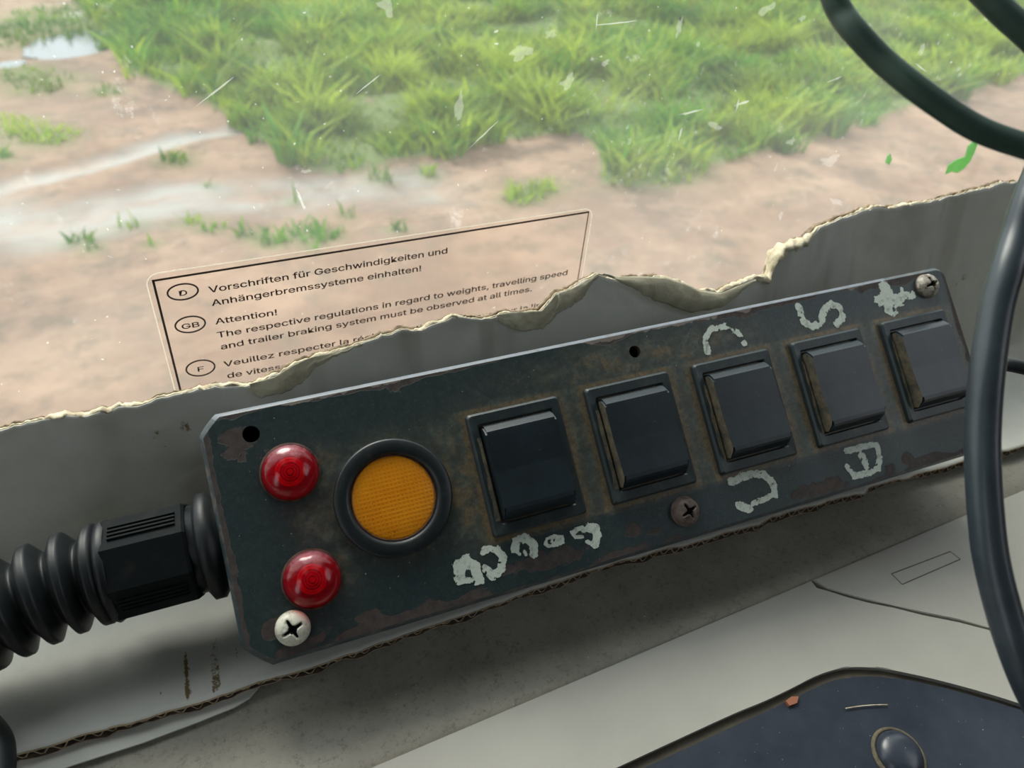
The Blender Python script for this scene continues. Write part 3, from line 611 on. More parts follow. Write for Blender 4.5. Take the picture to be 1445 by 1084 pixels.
def sheet():
    us = np.arange(-13.5, 40.01, .14); rows = []
    top = ht(us); fr = ev(us)
    cols = []
    V = []; C_ = []; nb, nr = 26, 46
    for j in range(nb):                                      # base, front to fold
        t = j / nb; v = fr + (-RB_ - fr) * t
        V.append(FO + us[:, None] * UX + v[:, None] * UN + np.array([0, 0, 1.]) * ((fbm(us / 4, v / 3, 91) - .5) * .06 * math.sin(math.pi * min(1, t * 1.1)))[:, None])
        C_.append((us, v, 0))
    for j in range(7):
        t = j / 6; b0_ = -RB_ * (1 - t) ** 2; b1_ = RB_ * t * t
        V.append(FO + us[:, None] * UX + b0_ * UN + b1_ * RU + RN * 0); C_.append((us, us * 0 + b0_ + b1_, 0))
    for j in range(1, nr + 1):
        h = RB_ + (top - RB_) * j / nr
        V.append(FO + us[:, None] * UX + h[:, None] * RU + (disp(us, h) * sm(.8, 2.0, h))[:, None] * RN); C_.append((us, h, 1))
    n = len(us); nrw = len(V); V = np.concatenate(V)
    u = np.concatenate([c[0] for c in C_]); v = np.concatenate([c[1] for c in C_]); k = np.concatenate([np.full(n, c[2]) for c in C_])
    stain = np.zeros(len(u))                                  # brown drip rows on the base, left of the box
    for (ax, ay), (bx_, by_), sg, wdt in (((192, 950), (197, 990), .35, .10), ((222, 925), (225, 985), .5, .12), ((262, 922), (266, 985), .62, .13), ((301, 905), (306, 975), .62, .15), ((150, 965), (160, 1000), .3, .2), ((335, 915), (338, 960), .5, .12), ((160, 945), (300, 925), .36, .05)):
        a, b = edge_uv(fl(ax, ay, ZC)), edge_uv(fl(bx_, by_, ZC)); a, b = np.array(a), np.array(b); d = b - a
        t = np.clip(((u - a[0]) * d[0] + (v - a[1]) * d[1]) / (d @ d), 0, 1); dd = np.hypot(u - a[0] - t * d[0], v - a[1] - t * d[1])
        stain = np.maximum(stain, np.exp(-(dd / wdt) ** 2) * sg * 1.25 * (k == 0) * (.6 + .6 * fbm(u * 5, v * 5, 95)))
    smear_shade = (k == 1) * sm(.5, .8, fbm(u / 2.5, v / 3, 97)) * .5 + (k == 1) * (.25 + .35 * sm(.55, .7, fbm(u * 1.3, v / 9, 99)))  # grime smears, plus an overall darker tone painting shade on the rear flap
    # dark smudges near the box's upper left corner
    for a_, b_, r_ in ((220, 612, .25), (262, 602, .35), (185, 620, .12), (150, 636, .12), (232, 628, .2), (1342, 470, .2), (1360, 392, .3), (1348, 402, .2)):
        q = rf(a_, b_); stain = np.maximum(stain, (k == 1) * .62 * np.exp(-((u - q[0]) ** 2 + (v - q[1]) ** 2) / r_ ** 2))
    I = np.arange(nrw * n).reshape(nrw, n); Ft = np.stack([I[:-1, :-1], I[:-1, 1:], I[1:, 1:], I[1:, :-1]], -1).reshape(-1, 4)
    return V, Ft, np.stack([stain, smear_shade, 0 * u], 1), us, n, nrw
V, Ft, colr, us, ncol, nrow = sheet()
card = mk('cardboard_sheet', V, Ft, M_CARD, smooth=True, col=colr)
md = card.modifiers.new('thickness', 'SOLIDIFY'); md.thickness = .0003; md.offset = -1
tag(card, 'torn white-faced corrugated cardboard sheet folded up behind the switch box on the dashboard', 'cardboard')
# fluted core and lower liner along the front edge
def core():
    u = np.arange(-13, 39.9, .055); v = ev(u) + .03; ph = u * 2 * math.pi / .35 + 1.2 * (fbm(u / 2, u * 0, 101) - .5) * 4
    sag = 1 - .45 * sm(.5, .75, fbm(u / 1.6, u * 0, 103)); z = -.185 * sag + .11 * sag * np.sin(ph); T = .03
    V = []
    for dv in (0., 1.6):
        for dz in (T, -T):
            V.append(FO + u[:, None] * UX + (v + dv + (fbm(u * 3, u * 0, 104) - .5) * (.05 if dv == 0 else 0))[:, None] * UN + (z + dz)[:, None] * Z3)
    n = len(u); V = np.concatenate(V); I = np.arange(n - 1)
    q = lambda a, b: np.stack([a * n + I, a * n + I + 1, b * n + I + 1, b * n + I], -1)
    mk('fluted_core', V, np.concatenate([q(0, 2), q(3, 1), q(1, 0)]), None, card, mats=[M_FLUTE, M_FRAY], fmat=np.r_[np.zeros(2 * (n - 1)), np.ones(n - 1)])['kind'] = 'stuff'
    for nm, zz, th, fr, mt in (('lower_liner', -.29, .03, 0., M_CORE),):
        u2 = np.arange(-13, 39.9, .12); v2 = ev(u2) + (fbm(u2 * 2.5, u2 * 0, 105) - .5) * .10; sg = 1 - .45 * sm(.5, .75, fbm(u2 / 1.6, u2 * 0, 103))
        V = []
        for dv in (0, 1.9):
            for dz in (0, -th): V.append(FO + u2[:, None] * UX + (v2 + dv)[:, None] * UN + (-.285 * sg + dz)[:, None] * Z3)
        n2_ = len(u2); V = np.concatenate(V); J = np.arange(n2_ - 1); q2 = lambda a, b: np.stack([a * n2_ + J, a * n2_ + J + 1, b * n2_ + J + 1, b * n2_ + J], -1)
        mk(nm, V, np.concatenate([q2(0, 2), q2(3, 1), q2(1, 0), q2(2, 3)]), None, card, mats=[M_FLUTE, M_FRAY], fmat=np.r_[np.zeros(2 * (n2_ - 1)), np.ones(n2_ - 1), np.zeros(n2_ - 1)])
    # brown raw edge of the top liner
    V, Fc = tube(np.array([FO + UX * a + UN * (b - .01) + Z3 * (-.025) for a, b in zip(u[::2], ev(u[::2]))]), .024, 5); mk('raw_edge', V, Fc, M_FRAY, card)
core()
# the white lower sheet sticking out at the left
wp = [fl(*p, ZD + .16)[:2] for p in ((-200, 1186), (-60, 1140), (30, 1106), (95, 1083), (201, 1049), (281, 1019), (330, 999), (352, 986))]
wb = [fl(*p, ZD + .16)[:2] for p in ((400, 930), (300, 950), (130, 1000), (0, 1040), (-200, 1100))]
V = [(p[0], p[1], ZD + z) for z in (.18, .14) for p in wp + wb]; k = len(wp + wb)
mk('loose_liner', V, [tuple(range(k)), tuple(range(2 * k - 1, k - 1, -1))] + [(i, k + i, k + (i + 1) % k, (i + 1) % k) for i in range(k)], M_CARD, card, col=np.zeros((2 * k, 3)))
# torn upper rim: two ragged fibrous lips
def rim(n0, w, seed, mat, amp, name):
    u = np.arange(-13.4, 39.9, .05); h = ht(u); V = []
    prof = 9
    thick = w * (.35 + 1.1 * sm(.3, .75, fbm(u * .8, u * 0, seed)) + .35 * (fbm(u * 6, u * 0, seed + 5) - .5))
    thick = thick * (1 + 2.2 * np.exp(-((u - rf(1110, 352)[0]) / .9) ** 2))
    for k in range(prof):
        a = 2 * math.pi * k / prof; rr = thick * (1 + amp * (fbm(u * 5 + k * 3.1, u * 0 + k * 1.7, seed + k) - .5) * 2)
        hh = h + rr * math.sin(a) * .62 - w * .15; nn = n0 + disp(u, h) + rr * math.cos(a) * 1.05
        V.append(FO + u[:, None] * UX + hh[:, None] * RU + nn[:, None] * RN)
    n = len(u); V = np.stack(V, 1).reshape(-1, 3); I = np.arange(n - 1)[:, None] * prof; K = np.arange(prof); K2 = (K + 1) % prof
    Fc = np.stack([I + K, I + prof + K, I + prof + K2, I + K2], -1).reshape(-1, 4)
    mk(name, V, Fc, mat, card, True)
rim(-.12, .075, 111, M_TORN, .9, 'torn_rim'); rim(-.26, .07, 131, M_CORE, .9, 'torn_backing')
# peeled strips of face paper
def peel(upper, lower, bulge, seed):
    A = np.array([rf(*p) for p in upper]); B = np.array([rf(*p) for p in lower]); n, m = 60, 14
    t = np.linspace(0, 1, n)
    def rs(P): 
        s = np.r_[0, np.cumsum(np.linalg.norm(np.diff(P, axis=0), axis=1))]; s /= s[-1]; return np.stack([np.interp(t, s, P[:, 0]), np.interp(t, s, P[:, 1])], 1)
    A = rs(A); B = rs(B); V = []
    jit = (fbm(t * 26, t * 0, seed) - .5)[:, None] * .14; B = B + jit * [0, 1]
    for j in range(m):
        q = j / (m - 1); P = A + (B - A) * q
        b = bulge * math.sin(math.pi * (.12 + .88 * q) * .86) * (np.sin(np.pi * np.clip(t, .04, .96)) ** .6) + .05 + .06 * (fbm(t * 7, q * 3 + t * 0, seed + 3) - .5)
        V.append(FO + P[:, :1] * UX + P[:, 1:] * RU + (disp(P[:, 0], P[:, 1]) + b)[:, None] * RN)
    V = np.stack(V, 1).reshape(-1, 3); I = np.arange(n * m).reshape(n, m); Fc = np.stack([I[:-1, :-1], I[:-1, 1:], I[1:, 1:], I[1:, :-1]], -1).reshape(-1, 4)
    o = mk('peeled_paper', V, Fc, M_PEEL, card, True); d = o.modifiers.new('t', 'SOLIDIFY'); d.thickness = .0003
peel([(844, 386), (871, 390), (904, 389), (938, 390), (960, 397), (985, 409), (1015, 413), (1045, 401), (1065, 394)], [(858, 389), (872, 395), (891, 407), (918, 421), (946, 432), (971, 440), (996, 436), (1015, 433), (1035, 422), (1048, 408), (1066, 396)], .22, 141)
peel([(783, 432), (789, 412), (806, 407), (826, 395), (844, 386)], [(781, 444), (788, 440), (808, 430), (821, 422), (832, 403), (845, 388)], .12, 151)
peel([(352, 541), (387, 530), (415, 513), (443, 502), (481, 492), (509, 483)], [(354, 556), (372, 560), (401, 553), (425, 541), (443, 520), (475, 501), (512, 485)], .10, 161)
peel([(700, 444), (716, 440), (763, 438), (785, 414)], [(703, 452), (722, 462), (745, 468), (768, 462), (786, 440)], .07, 171)

# ================================================================ SWITCH BOX
bx = empty('switch_box', BO, (BX, BY, BZ))
tag(bx, 'worn dark green control box with five black rocker switches and lamps, leaning on the cardboard', 'control box')
X0, X1, YT, YBm = -6.69, 14.88, 1.02, -4.62
DP = 2.55
def outline_box(inset=0., n=5):
    rad = {0: .42, 1: .30, 2: .34, 3: .55}                    # tl chamfer-like, tr, br, bl
    P = []
    cs = [(X0, YT, rad[0], 90), (X0, YBm, rad[3], 180), (X1, YBm, rad[2], 270), (X1, YT, rad[1], 0)]
    for i, (cx, cy, r, a0) in enumerate(cs):
        sx = 1 if cx == X0 else -1; sy = -1 if cy == YT else 1
        mx, my = cx + sx * r, cy + sy * r
        if i in (0, 1):                                       # cut corners on the left, slightly bowed
            pts = [(mx, cy), (cx, my)] if i == 0 else [(cx, my), (mx, cy)]
            a, b = np.array(pts[0]), np.array(pts[1]); cc = np.array([cx, cy])
            for t in np.linspace(0, 1, n + 1): P.append((1 - t) ** 2 * a + 2 * t * (1 - t) * ((a + b) / 2 * .85 + cc * .15) + t * t * b)
        else:
            for k in range(n + 1): a = math.radians(a0 + 90 * k / n); P.append(np.array([mx + r * math.cos(a), my + r * math.sin(a)]))
    P = np.array(P)
    # densify
    out = []
    for i in range(len(P)):
        a, b = P[i], P[(i + 1) % len(P)]; k = max(1, int(np.linalg.norm(b - a) / .12))
        for t in range(k): out.append(a + (b - a) * t / k)
    P = np.array(out)
    if inset:
        c = np.array([(X0 + X1) / 2, (YT + YBm) / 2]); h = np.array([(X1 - X0) / 2, (YT - YBm) / 2]); P = c + (P - c) * ((h - inset) / h)
    return P
HOLES = [(-5.60, .40, .19), (4.11, .41, .16)]
BEZ = [(-.735 + 3.145 * i, -.278, 2.4, 2.986) for i in range(5)]
def face():
    st_ = .05; P = outline_box(.10); xs = np.arange(X0, X1 + st_, st_); ys = np.arange(YBm, YT + st_, st_); X, Y = np.meshgrid(xs, ys)
    ins = inpoly(X, Y, P)
    for hx, hy, hr in HOLES: ins &= np.hypot(X - hx, Y - hy) > hr
    r, c = X.shape; I = np.arange(r * c).reshape(r, c)
    ok = ins[:-1, :-1] & ins[:-1, 1:] & ins[1:, 1:] & ins[1:, :-1]
    Fc = np.stack([I[:-1, :-1], I[:-1, 1:], I[1:, 1:], I[1:, :-1]], -1)[ok]
    used = np.unique(Fc); mp = -np.ones(r * c, int); mp[used] = np.arange(len(used)); Fc = mp[Fc]
    x, y = X.ravel()[used], Y.ravel()[used]
    # boundary vertices move out to the true outline / hole rim
    E = np.concatenate([Fc[:, [0, 1]], Fc[:, [1, 2]], Fc[:, [2, 3]], Fc[:, [3, 0]]]); E.sort(1); key = E[:, 0] * 10 ** 7 + E[:, 1]; uq, cnt = np.unique(key, return_counts=True)
    bd = np.unique(np.concatenate([uq[cnt == 1] // 10 ** 7, uq[cnt == 1] % 10 ** 7]))
    for i in bd:
        done = False
        for hx, hy, hr in HOLES:
            d = math.hypot(x[i] - hx, y[i] - hy)
            if d < hr + .12: x[i] = hx + (x[i] - hx) / d * hr; y[i] = hy + (y[i] - hy) / d * hr; done = True
        if not done:
            k = np.argmin((P[:, 0] - x[i]) ** 2 + (P[:, 1] - y[i]) ** 2); bp = None; bdist = 9
            for a, b in ((P[k - 1], P[k]), (P[k], P[(k + 1) % len(P)])):
                d = b - a; t = np.clip(((x[i] - a[0]) * d[0] + (y[i] - a[1]) * d[1]) / (d @ d), 0, 1); q = a + d * t; dd = math.hypot(q[0] - x[i], q[1] - y[i])
                if dd < bdist: bdist, bp = dd, q
            x[i], y[i] = bp
    # wear masks
    dT, dB, dL, dR = YT - y, y - YBm, x - X0, X1 - x
    n1, n2, n3 = fbm(x * 1.3, y * 1.3, 201), fbm(x * 4, y * 4, 205), fbm(x * .55, y * 1.1, 209)
    rust = np.maximum.reduce([1.0 - dT / (.10 + .34 * n1 * sm(.35, .65, n3)) * .5, (1.0 - dB / (.10 + .75 * sm(.5, .72, n3) * n1) * .5), 1 - dL / (.08 + .26 * n1) * .5, .9 - dR / (.12 + .3 * n1) * .5]) * .98
    e = lambda cx, cy, rx, ry: np.exp(-(((x - cx) / rx) ** 2 + ((y - cy) / ry) ** 2)) * (.30 + .9 * n2)
    rust = np.maximum.reduce([rust, e(-5.9, .25, .62, .55) * .95, e(-5.35, -.1, .5, .35) * .85, e(-5.95, -3.9, .36, .35) * 1.05, e(-3.9, -4.5, 1.6, .25), e(.5, -4.1, 1.6, .35) * .95, e(2.8, -4.0, .6, .3) * .9, e(8.5, -4.3, 1.6, .3) * .9, e(-5.5, -4.4, .8, .25), e(-2.7, .1 - 3.6, .5, .2) * .8])
    dust = np.zeros_like(x)
    for bx0, by0, bw, bh in BEZ:
        dx = np.maximum(np.maximum(bx0 - x, x - bx0 - bw), 0); dy = np.maximum(np.maximum(by0 - bh - y, y - by0), 0); d = np.hypot(dx, dy)
        dust = np.maximum(dust, (np.exp(-d / .17) * .95 + .3 * np.exp(-d / .05)) * (y > by0 - bh - .25) + .75 * np.exp(-dx / .35) * (dy < .15) * (.3 + n1) * .9)
    dring = np.abs(np.hypot(x + 2.83, y + 1.75) - 1.36)
    dust = np.maximum.reduce([dust, np.exp(-dring / .2) * .5 * (x > -4.5), e(-1.2, -1.9, .5, 1.2) * 1.2, e(-1.35, -.6, .6, .5) * .6, e(-4.2, -.75, .5, .5) * .8, e(-4.55, -1.9, .5, .5) * .8, e(4.2, .25, 3.2, .5) * .9, e(-4.3, -3.0, .35, .5) * .7])
    dust = np.clip(dust * (.35 + 1.25 * n2), 0, 1) + .07 * n1
    rimm = 1 - dT / (.05 + .25 * n2 * sm(.4, .65, n1)) * .5
    rimm = np.where(x < 12.5, rimm, rimm * .4)
    V = np.stack([x, y, 0 * x], 1)
    mk('face_plate', V, Fc, M_FACE, bx, True, local=True, col=np.clip(np.stack([rust, dust, rimm], 1), 0, 1))
    return P
Pin = face()
def sweep(levels, name, mat, parent=bx, cap=False, smooth=True, mats=None, fm=None):
    """rings of the outline at (inset, z)"""
    V = []; n = None
    for ins, z in levels:
        P = outline_box(ins); n = len(P); V += [(p[0], p[1], z) for p in P]
    Fc = [(j * n + i, (j + 1) * n + i, (j + 1) * n + (i + 1) % n, j * n + (i + 1) % n) for j in range(len(levels) - 1) for i in range(n)]
    if cap: Fc.append(tuple(range((len(levels) - 1) * n, len(levels) * n)))
    fmat = None
    if mats:
        P = outline_box(0); top = (P[:, 1] > YT - .02) & (P[:, 0] > X0 + .3) & (P[:, 0] < X1 - 2.2); fmat = [1 if (top[i] and j in fm) else 0 for j in range(len(levels) - 1) for i in range(n)]
    return mk(name, V, Fc, mat, parent, smooth, mats, fmat, local=True)
M_TOPEDGE = dirty('worn_highlight_edge', S(100, 106, 114), S(76, 76, 78), .5, (.5, .72), 300, bump=.3)  # worn top edge, its colour lightened to carry the sky highlight
M_TOPEDGE.node_tree.nodes['Principled BSDF'].inputs['Metallic'].default_value = .1
sweep([(.10, 0), (.09, -.006), (.02, -.10), (0, -.14), (0, -.40), (.05, -.42), (.08, -.40)], 'lid_edge', M_RIM, mats=[M_RIM, M_TOPEDGE], fm=(1, 2, 3))
sweep([(.07, -.38), (.07, -DP + .1), (.17, -DP)], 'housing', M_HOUSE, cap=True)
for hx, hy, hr in HOLES:
    V, Fc = lathe([(hr, 0), (hr * .98, -.12), (hr * .98, -.16), (hr * 1.6, -.17)], 28, (hx, hy)); o = mk('screw_hole', V, Fc, M_HOLE, bx, True, local=True)
    V, Fc = lathe([(hr * 1.6, -.17), (hr * 1.6, -.9), (0.001, -.9)], 24, (hx, hy)); mk('hole_depth', V, Fc, M_DARK, o, True, local=True)

# rocker switches
def rocker(i, bx0, by0, bw, bh):
    e = bpy.data.objects.new('rocker_switch', None); COL.objects.link(e); e.parent = bx; e.empty_display_size = .005
    e.location = ((bx0 + bw / 2) * .01, (by0 - bh / 2) * .01, 0)
    w2, h2 = bw / 2, bh / 2; ox, oy = .96, 1.2; z1 = .16
    # bezel: rounded outer, square opening
    bm = bmesh.new(); lv = []
    def ring(hx, hy, z, r, n=4):
        out = []
        for cx, cy, a0 in ((hx - r, hy - r, 0), (-hx + r, hy - r, 90), (-hx + r, -hy + r, 180), (hx - r, -hy + r, 270)):
            for k in range(n + 1): a = math.radians(a0 + 90 * k / n); out.append(bm.verts.new((cx + r * math.cos(a), cy + r * math.sin(a), z)))
        return out
    R_ = [ring(w2 + .02, h2 + .02, -.03, .10), ring(w2, h2, z1 - .05, .09), ring(w2 - .05, h2 - .05, z1, .07), ring(ox + .03, oy + .03, z1 - .01, .05), ring(ox, oy, z1 - .04, .04), ring(ox, oy, -.35, .04)]
    for a, b in zip(R_[:-1], R_[1:]):
        n = len(a)
        for k in range(n): bm.faces.new((a[k], a[(k + 1) % n], b[(k + 1) % n], b[k]))
    bm.faces.new(R_[-1]).material_index = 1
    bm_obj('bezel', bm, None, e, mats=[M_BEZEL, M_DARK])
    # the rocker: side profile (y from top to bottom, z), pressed in at its upper end
    rx, ry = ox - .045, oy - .05
    prof = [(ry, -.3), (ry - .0, .24), (ry - .03, .30), (ry - .13, .42), (ry - .17, .45), (ry - .24, .455), (0, .45), (-ry + .30, .52), (-ry + .20, .515), (-ry + .14, .47), (-ry + .03, .26), (-ry, .2), (-ry, -.3)]
    bm = bmesh.new(); L = [bm.verts.new((-rx, y, z)) for y, z in prof]; Rr = [bm.verts.new((rx, y, z)) for y, z in prof]; n = len(prof)
    L2 = []
    fl_ = bm.faces.new(L[::-1]); fr_ = bm.faces.new(Rr); fl_.material_index = 1
    for k in range(n): bm.faces.new((L[k], L[(k + 1) % n], Rr[(k + 1) % n], Rr[k]))
    ed = [ed_ for ed_ in bm.edges if (ed_.verts[0] in L and ed_.verts[1] in L or ed_.verts[0] in Rr and ed_.verts[1] in Rr)]
    bmesh.ops.bevel(bm, geom=ed, offset=.045, segments=2, affect='EDGES'); bm.verts.index_update()
    if i == 0:
        for f in bm.faces: f.material_index = 0
    bm_obj('rocker', bm, None, e, mats=[M_ROCK, M_DUST])
    # dust caked against the left inner edge of the frame
    bm = bmesh.new(); yy = np.linspace(oy - .3, -oy + .08, 16)
    for a, b in zip(yy[:-1], yy[1:]):
        wa, wb = (.05 + .07 * (vn(a * 3, i, 7))) * (1.1 - .3 * i * .25), (.05 + .07 * (vn(b * 3, i, 7))) * (1.1 - .3 * i * .25)
        bm.faces.new([bm.verts.new(p) for p in ((-ox - .02, a, z1 + .005), (-ox - .02 - wa, a, z1 + .004), (-ox - .02 - wb, b, z1 + .004), (-ox - .02, b, z1 + .005))])
    bmesh.ops.remove_doubles(bm, verts=bm.verts, dist=.0005); bm.verts.index_update()
    bm_obj('dust_streak', bm, M_DUST, e)
for i, b in enumerate(BEZ): rocker(i, *b)

# red indicator lamps
def red_lamp(cx, cy, r):
    e = bpy.data.objects.new('indicator_lamp', None); COL.objects.link(e); e.parent = bx; e.location = (cx * .01, cy * .01, 0); e['label'] = 'domed red indicator lamp'
    V, Fc = lathe([(r + .02, -.02), (r + .01, .04), (r, .08)] + [(r * math.cos(t), .08 + .40 * math.sin(t)) for t in np.linspace(.12, math.pi / 2 - .02, 14)] + [(.001, .48)], 48); mk('lens', V, Fc, M_LENS, e, True, local=True)
    V, Fc = lathe([(r * .99, .012), (r * .7, .05), (r * .5, .12), (.001, .12)], 40); mk('bowl', V, Fc, M_REDB, e, True, local=True)
    pr = [(r * .52, .10)]; k = 5
    for j in range(k): rr = r * .50 * (1 - j / k); pr += [(rr + .02, .12 + .04 * (j % 2)), (rr, .17 + .02 * j), (max(.002, rr - r * .05), .17 + .02 * j)]
    V, Fc = lathe(pr + [(.001, .25)], 40); mk('ringed_reflector', V, Fc, M_REDIN, e, False, local=True)
    V, Fc = lathe([(r, .0), (r + .05, .0), (r + .05, .03), (r + .01, .045)], 40); mk('seat_ring', V, Fc, M_HOLE, e, True, local=True)
for p in ((-4.95, -.64), (-4.97, -3.06)): red_lamp(*p, .62)
# amber lamp
e = bpy.data.objects.new('amber_lamp', None); COL.objects.link(e); e.parent = bx; e.location = (-.0283, -.0175, 0); e['label'] = 'round amber lamp in a black ring'
V, Fc = lathe([(1.37, -.02), (1.365, .15), (1.35, .19), (1.31, .215), (1.10, .22), (1.04, .20), (1.00, .16), (.99, .02)], 72); mk('ring', V, Fc, M_RING, e, True, local=True)
V, Fc = lathe([(1.0, .06), (.985, .09), (.9, .115), (.6, .13), (.3, .138), (.001, .14)], 64); mk('lens', V, Fc, M_AMBER, e, True, local=True)
V, Fc = lathe([(.999, .10), (.985, .125), (.965, .122), (.955, .10)], 64); mk('lens_rim', V, Fc, M_HOLE, e, True, local=True)

# cross-head screws
def screw(cx, cy, r, mat, ang, lab, washer=0.):
    nr, na = 16, 72; V = []; Fc = []
    for i in range(nr + 1):
        q = i / nr; rr = r * q
        for k in range(na):
            a = 2 * math.pi * k / na; x, y = rr * math.cos(a), rr * math.sin(a); z = .08 + r * .62 * math.sqrt(max(0, 1 - q * q)) if q < 1 else 0
            c, s = math.cos(ang), math.sin(ang); u, v = x * c + y * s, -x * s + y * c
            L, wd__ = r * .58, r * .15
            d = max(min(1, (wd__ * (1 - .35 * abs(u) / L) - abs(v)) / (r * .07)) if abs(u) < L else -1, min(1, (wd__ * (1 - .35 * abs(v) / L) - abs(u)) / (r * .07)) if abs(v) < L else -1)
            d = max(d, min(1, (r * .24 - math.hypot(x, y)) / (r * .07)))
            if d > 0: z -= d * r * .55 * (1 - .5 * q / .6)
            V.append((cx + x, cy + y, z))
    for i in range(nr):
        for k in range(na): Fc.append((i * na + k, (i + 1) * na + k, (i + 1) * na + (k + 1) % na, i * na + (k + 1) % na))
    fm = [0] * len(Fc)
    for j, f in enumerate(Fc):
        ring_i = f[0] // na; q = (ring_i + .5) / nr; zt = .08 + r * .62 * math.sqrt(max(0, 1 - q * q)); zz = sum(V[t][2] for t in f) / 4
        if zz < zt - r * .16 and ring_i < nr - 2: fm[j] = 1
    o = mk('screw', V, Fc, None, bx, True, mats=[mat, M_DARK], fmat=fm, local=True); o['label'] = lab
    if washer:
        V, Fc = lathe([(r * .9, .05), (r * washer, .03), (r * washer * 1.03, 0)], 32, (cx, cy)); mk('washer', V, Fc, M_SCREWR, o, True, local=True)
screw(-5.58, -3.97, .38, M_SCREWW, .35, 'pale cross-head screw', 0); screw(4.30, -3.90, .36, M_SCREWR, .35, 'rusted cross-head screw', 1.06); screw(13.97, .50, .36, M_SCREWM, .2, 'weathered cross-head screw', 1.0)

# hand-painted marks, thin flaking paint
def paint(strokes, zoom, chips=.42, seed=0):
    ox, oy, s = zoom
    G = .016; pts = [[np.array(fp(ox + p[0] / s, oy + p[1] / s)) for p in st_[0]] for st_ in strokes]
    A = np.concatenate(pts); x0, y0 = A.min(0) - .3; x1, y1 = A.max(0) + .3
    X, Y = np.meshgrid(np.arange(x0, x1, G), np.arange(y0, y1, G)); Dm = np.full(X.shape, -9.)
    for (st_, P) in zip(strokes, pts):
        w = st_[1] / s / 62. / 2 * 1.5
        for a, b in zip(P[:-1], P[1:]):
            d = b - a; t = np.clip(((X - a[0]) * d[0] + (Y - a[1]) * d[1]) / (d @ d + 1e-9), 0, 1)
            Dm = np.maximum(Dm, 1 - np.hypot(X - a[0] - t * d[0], Y - a[1] - t * d[1]) / w)
    e = (fbm(X * 9, Y * 9, seed + 301, 4) - .5) * 1.5
    ch = fbm(X * 7, Y * 7, seed + 311, 5)
    ok = (Dm + e * .55 > .08) & (ch > chips - .12 * np.clip(Dm, 0, 1))
    r, c = X.shape; I = np.arange(r * c).reshape(r, c); m = ok[:-1, :-1] & ok[1:, 1:]
    Fc = np.stack([I[:-1, :-1], I[:-1, 1:], I[1:, 1:], I[1:, :-1]], -1)[m]
    used = np.unique(Fc); mp = -np.ones(r * c, int); mp[used] = np.arange(len(used))
    V = np.stack([X.ravel()[used], Y.ravel()[used], np.full(len(used), .012)], 1)
    o = mk('painted_mark', V, mp[Fc], M_WHITE, bx, local=True); o['label'] = 'flaking white hand-painted mark'
ZA = (440, 440, 2.3565); ZB = (820, 360, 2.312)
paint([([(492, 888), (487, 845), (515, 828), (543, 850), (552, 892)], 30), ([(500, 893), (548, 893)], 16)], ZA, .30, 1)
paint([([(572, 795), (610, 787), (634, 815), (630, 860), (602, 878), (578, 855)], 22)], ZA, .32, 2)
paint([([(673, 788), (680, 762), (708, 752), (734, 770), (738, 806)], 24), ([(708, 798), (710, 806)], 11), ([(676, 796), (690, 806)], 9)], ZA, .30, 3)
paint([([(776, 772), (782, 756), (805, 746), (832, 748), (836, 766), (815, 776), (786, 780), (776, 770)], 10), ([(803, 764), (822, 758)], 16)], ZA, .28, 4)
paint([([(864, 734), (882, 724), (908, 716), (942, 708)], 13), ([(866, 738), (876, 750), (900, 748)], 11), ([(905, 722), (942, 714), (948, 745), (938, 772)], 24), ([(918, 765), (945, 778)], 14)], ZA, .31, 5)
paint([([(408, 312), (402, 270), (425, 240), (470, 232), (510, 252), (532, 292)], 20)], ZB, .50, 6)
paint([([(405, 285), (412, 314)], 22)], ZB, .25, 7)
paint([([(708, 168), (722, 212), (752, 236), (780, 222), (792, 182), (812, 160), (842, 170), (852, 200), (835, 226)], 24)], ZB, .38, 8)
paint([([(992, 108), (1012, 180)], 46), ([(968, 148), (1040, 150)], 34), ([(1030, 138), (1080, 130)], 26), ([(1045, 112), (1050, 150)], 14)], ZB, .38, 9)
paint([([(488, 742), (545, 716), (596, 714), (624, 742), (632, 780)], 24), ([(622, 785), (560, 812)], 17), ([(516, 818), (545, 826)], 28)], ZB, .34, 10)
paint([([(866, 640), (930, 622), (962, 620), (974, 660), (968, 696), (930, 712), (890, 722), (868, 690)], 20), ([(915, 655), (932, 690)], 24)], ZB, .36, 11)

# cable gland on the left side of the box
gy = -1.80; gz = -1.28
gd = empty('gland_tmp'); bpy.data.objects.remove(gd)
def axial(prof, n, name, mat, parent, smooth=True, rot=0.):
    """profile (x along the box axis, r)"""
    V = []; m = len(prof)
    for i in range(n):
        a = 2 * math.pi * i / n + rot
        for x, r in prof: V.append((x, gy + r * math.cos(a), gz + r * math.sin(a)))
    Fc = [(i * m + j, ((i + 1) % n) * m + j, ((i + 1) % n) * m + j + 1, i * m + j + 1) for i in range(n) for j in range(m - 1)]
    return mk(name, V, Fc, mat, parent, smooth, local=True)
g = axial([(X0 + .05, 1.08), (X0 - .12, 1.12), (X0 - .2, 1.24), (X0 - .42, 1.24), (X0 - .5, 1.1), (X0 - .55, 1.02), (X0 - .95, 1.02)], 40, 'cable_gland', M_BLK, bx)
nx0, nx1 = X0 - 2.45, X0 - .68
axial([(nx1, .9), (nx1, 1.12), (nx1 - .06, 1.18), (nx0 + .08, 1.18), (nx0, 1.1), (nx0 - .02, .7)], 8, 'gland_nut', M_NUT, g, False, math.pi / 8)
axial([(nx0 + .12, 1.12), (nx0 + .02, 1.17), (nx0 - .1, 1.1), (nx0 - .12, .8)], 40, 'nut_collar', M_BLK, g)
bm = bmesh.new(); ap = 1.18 * math.cos(math.pi / 8)
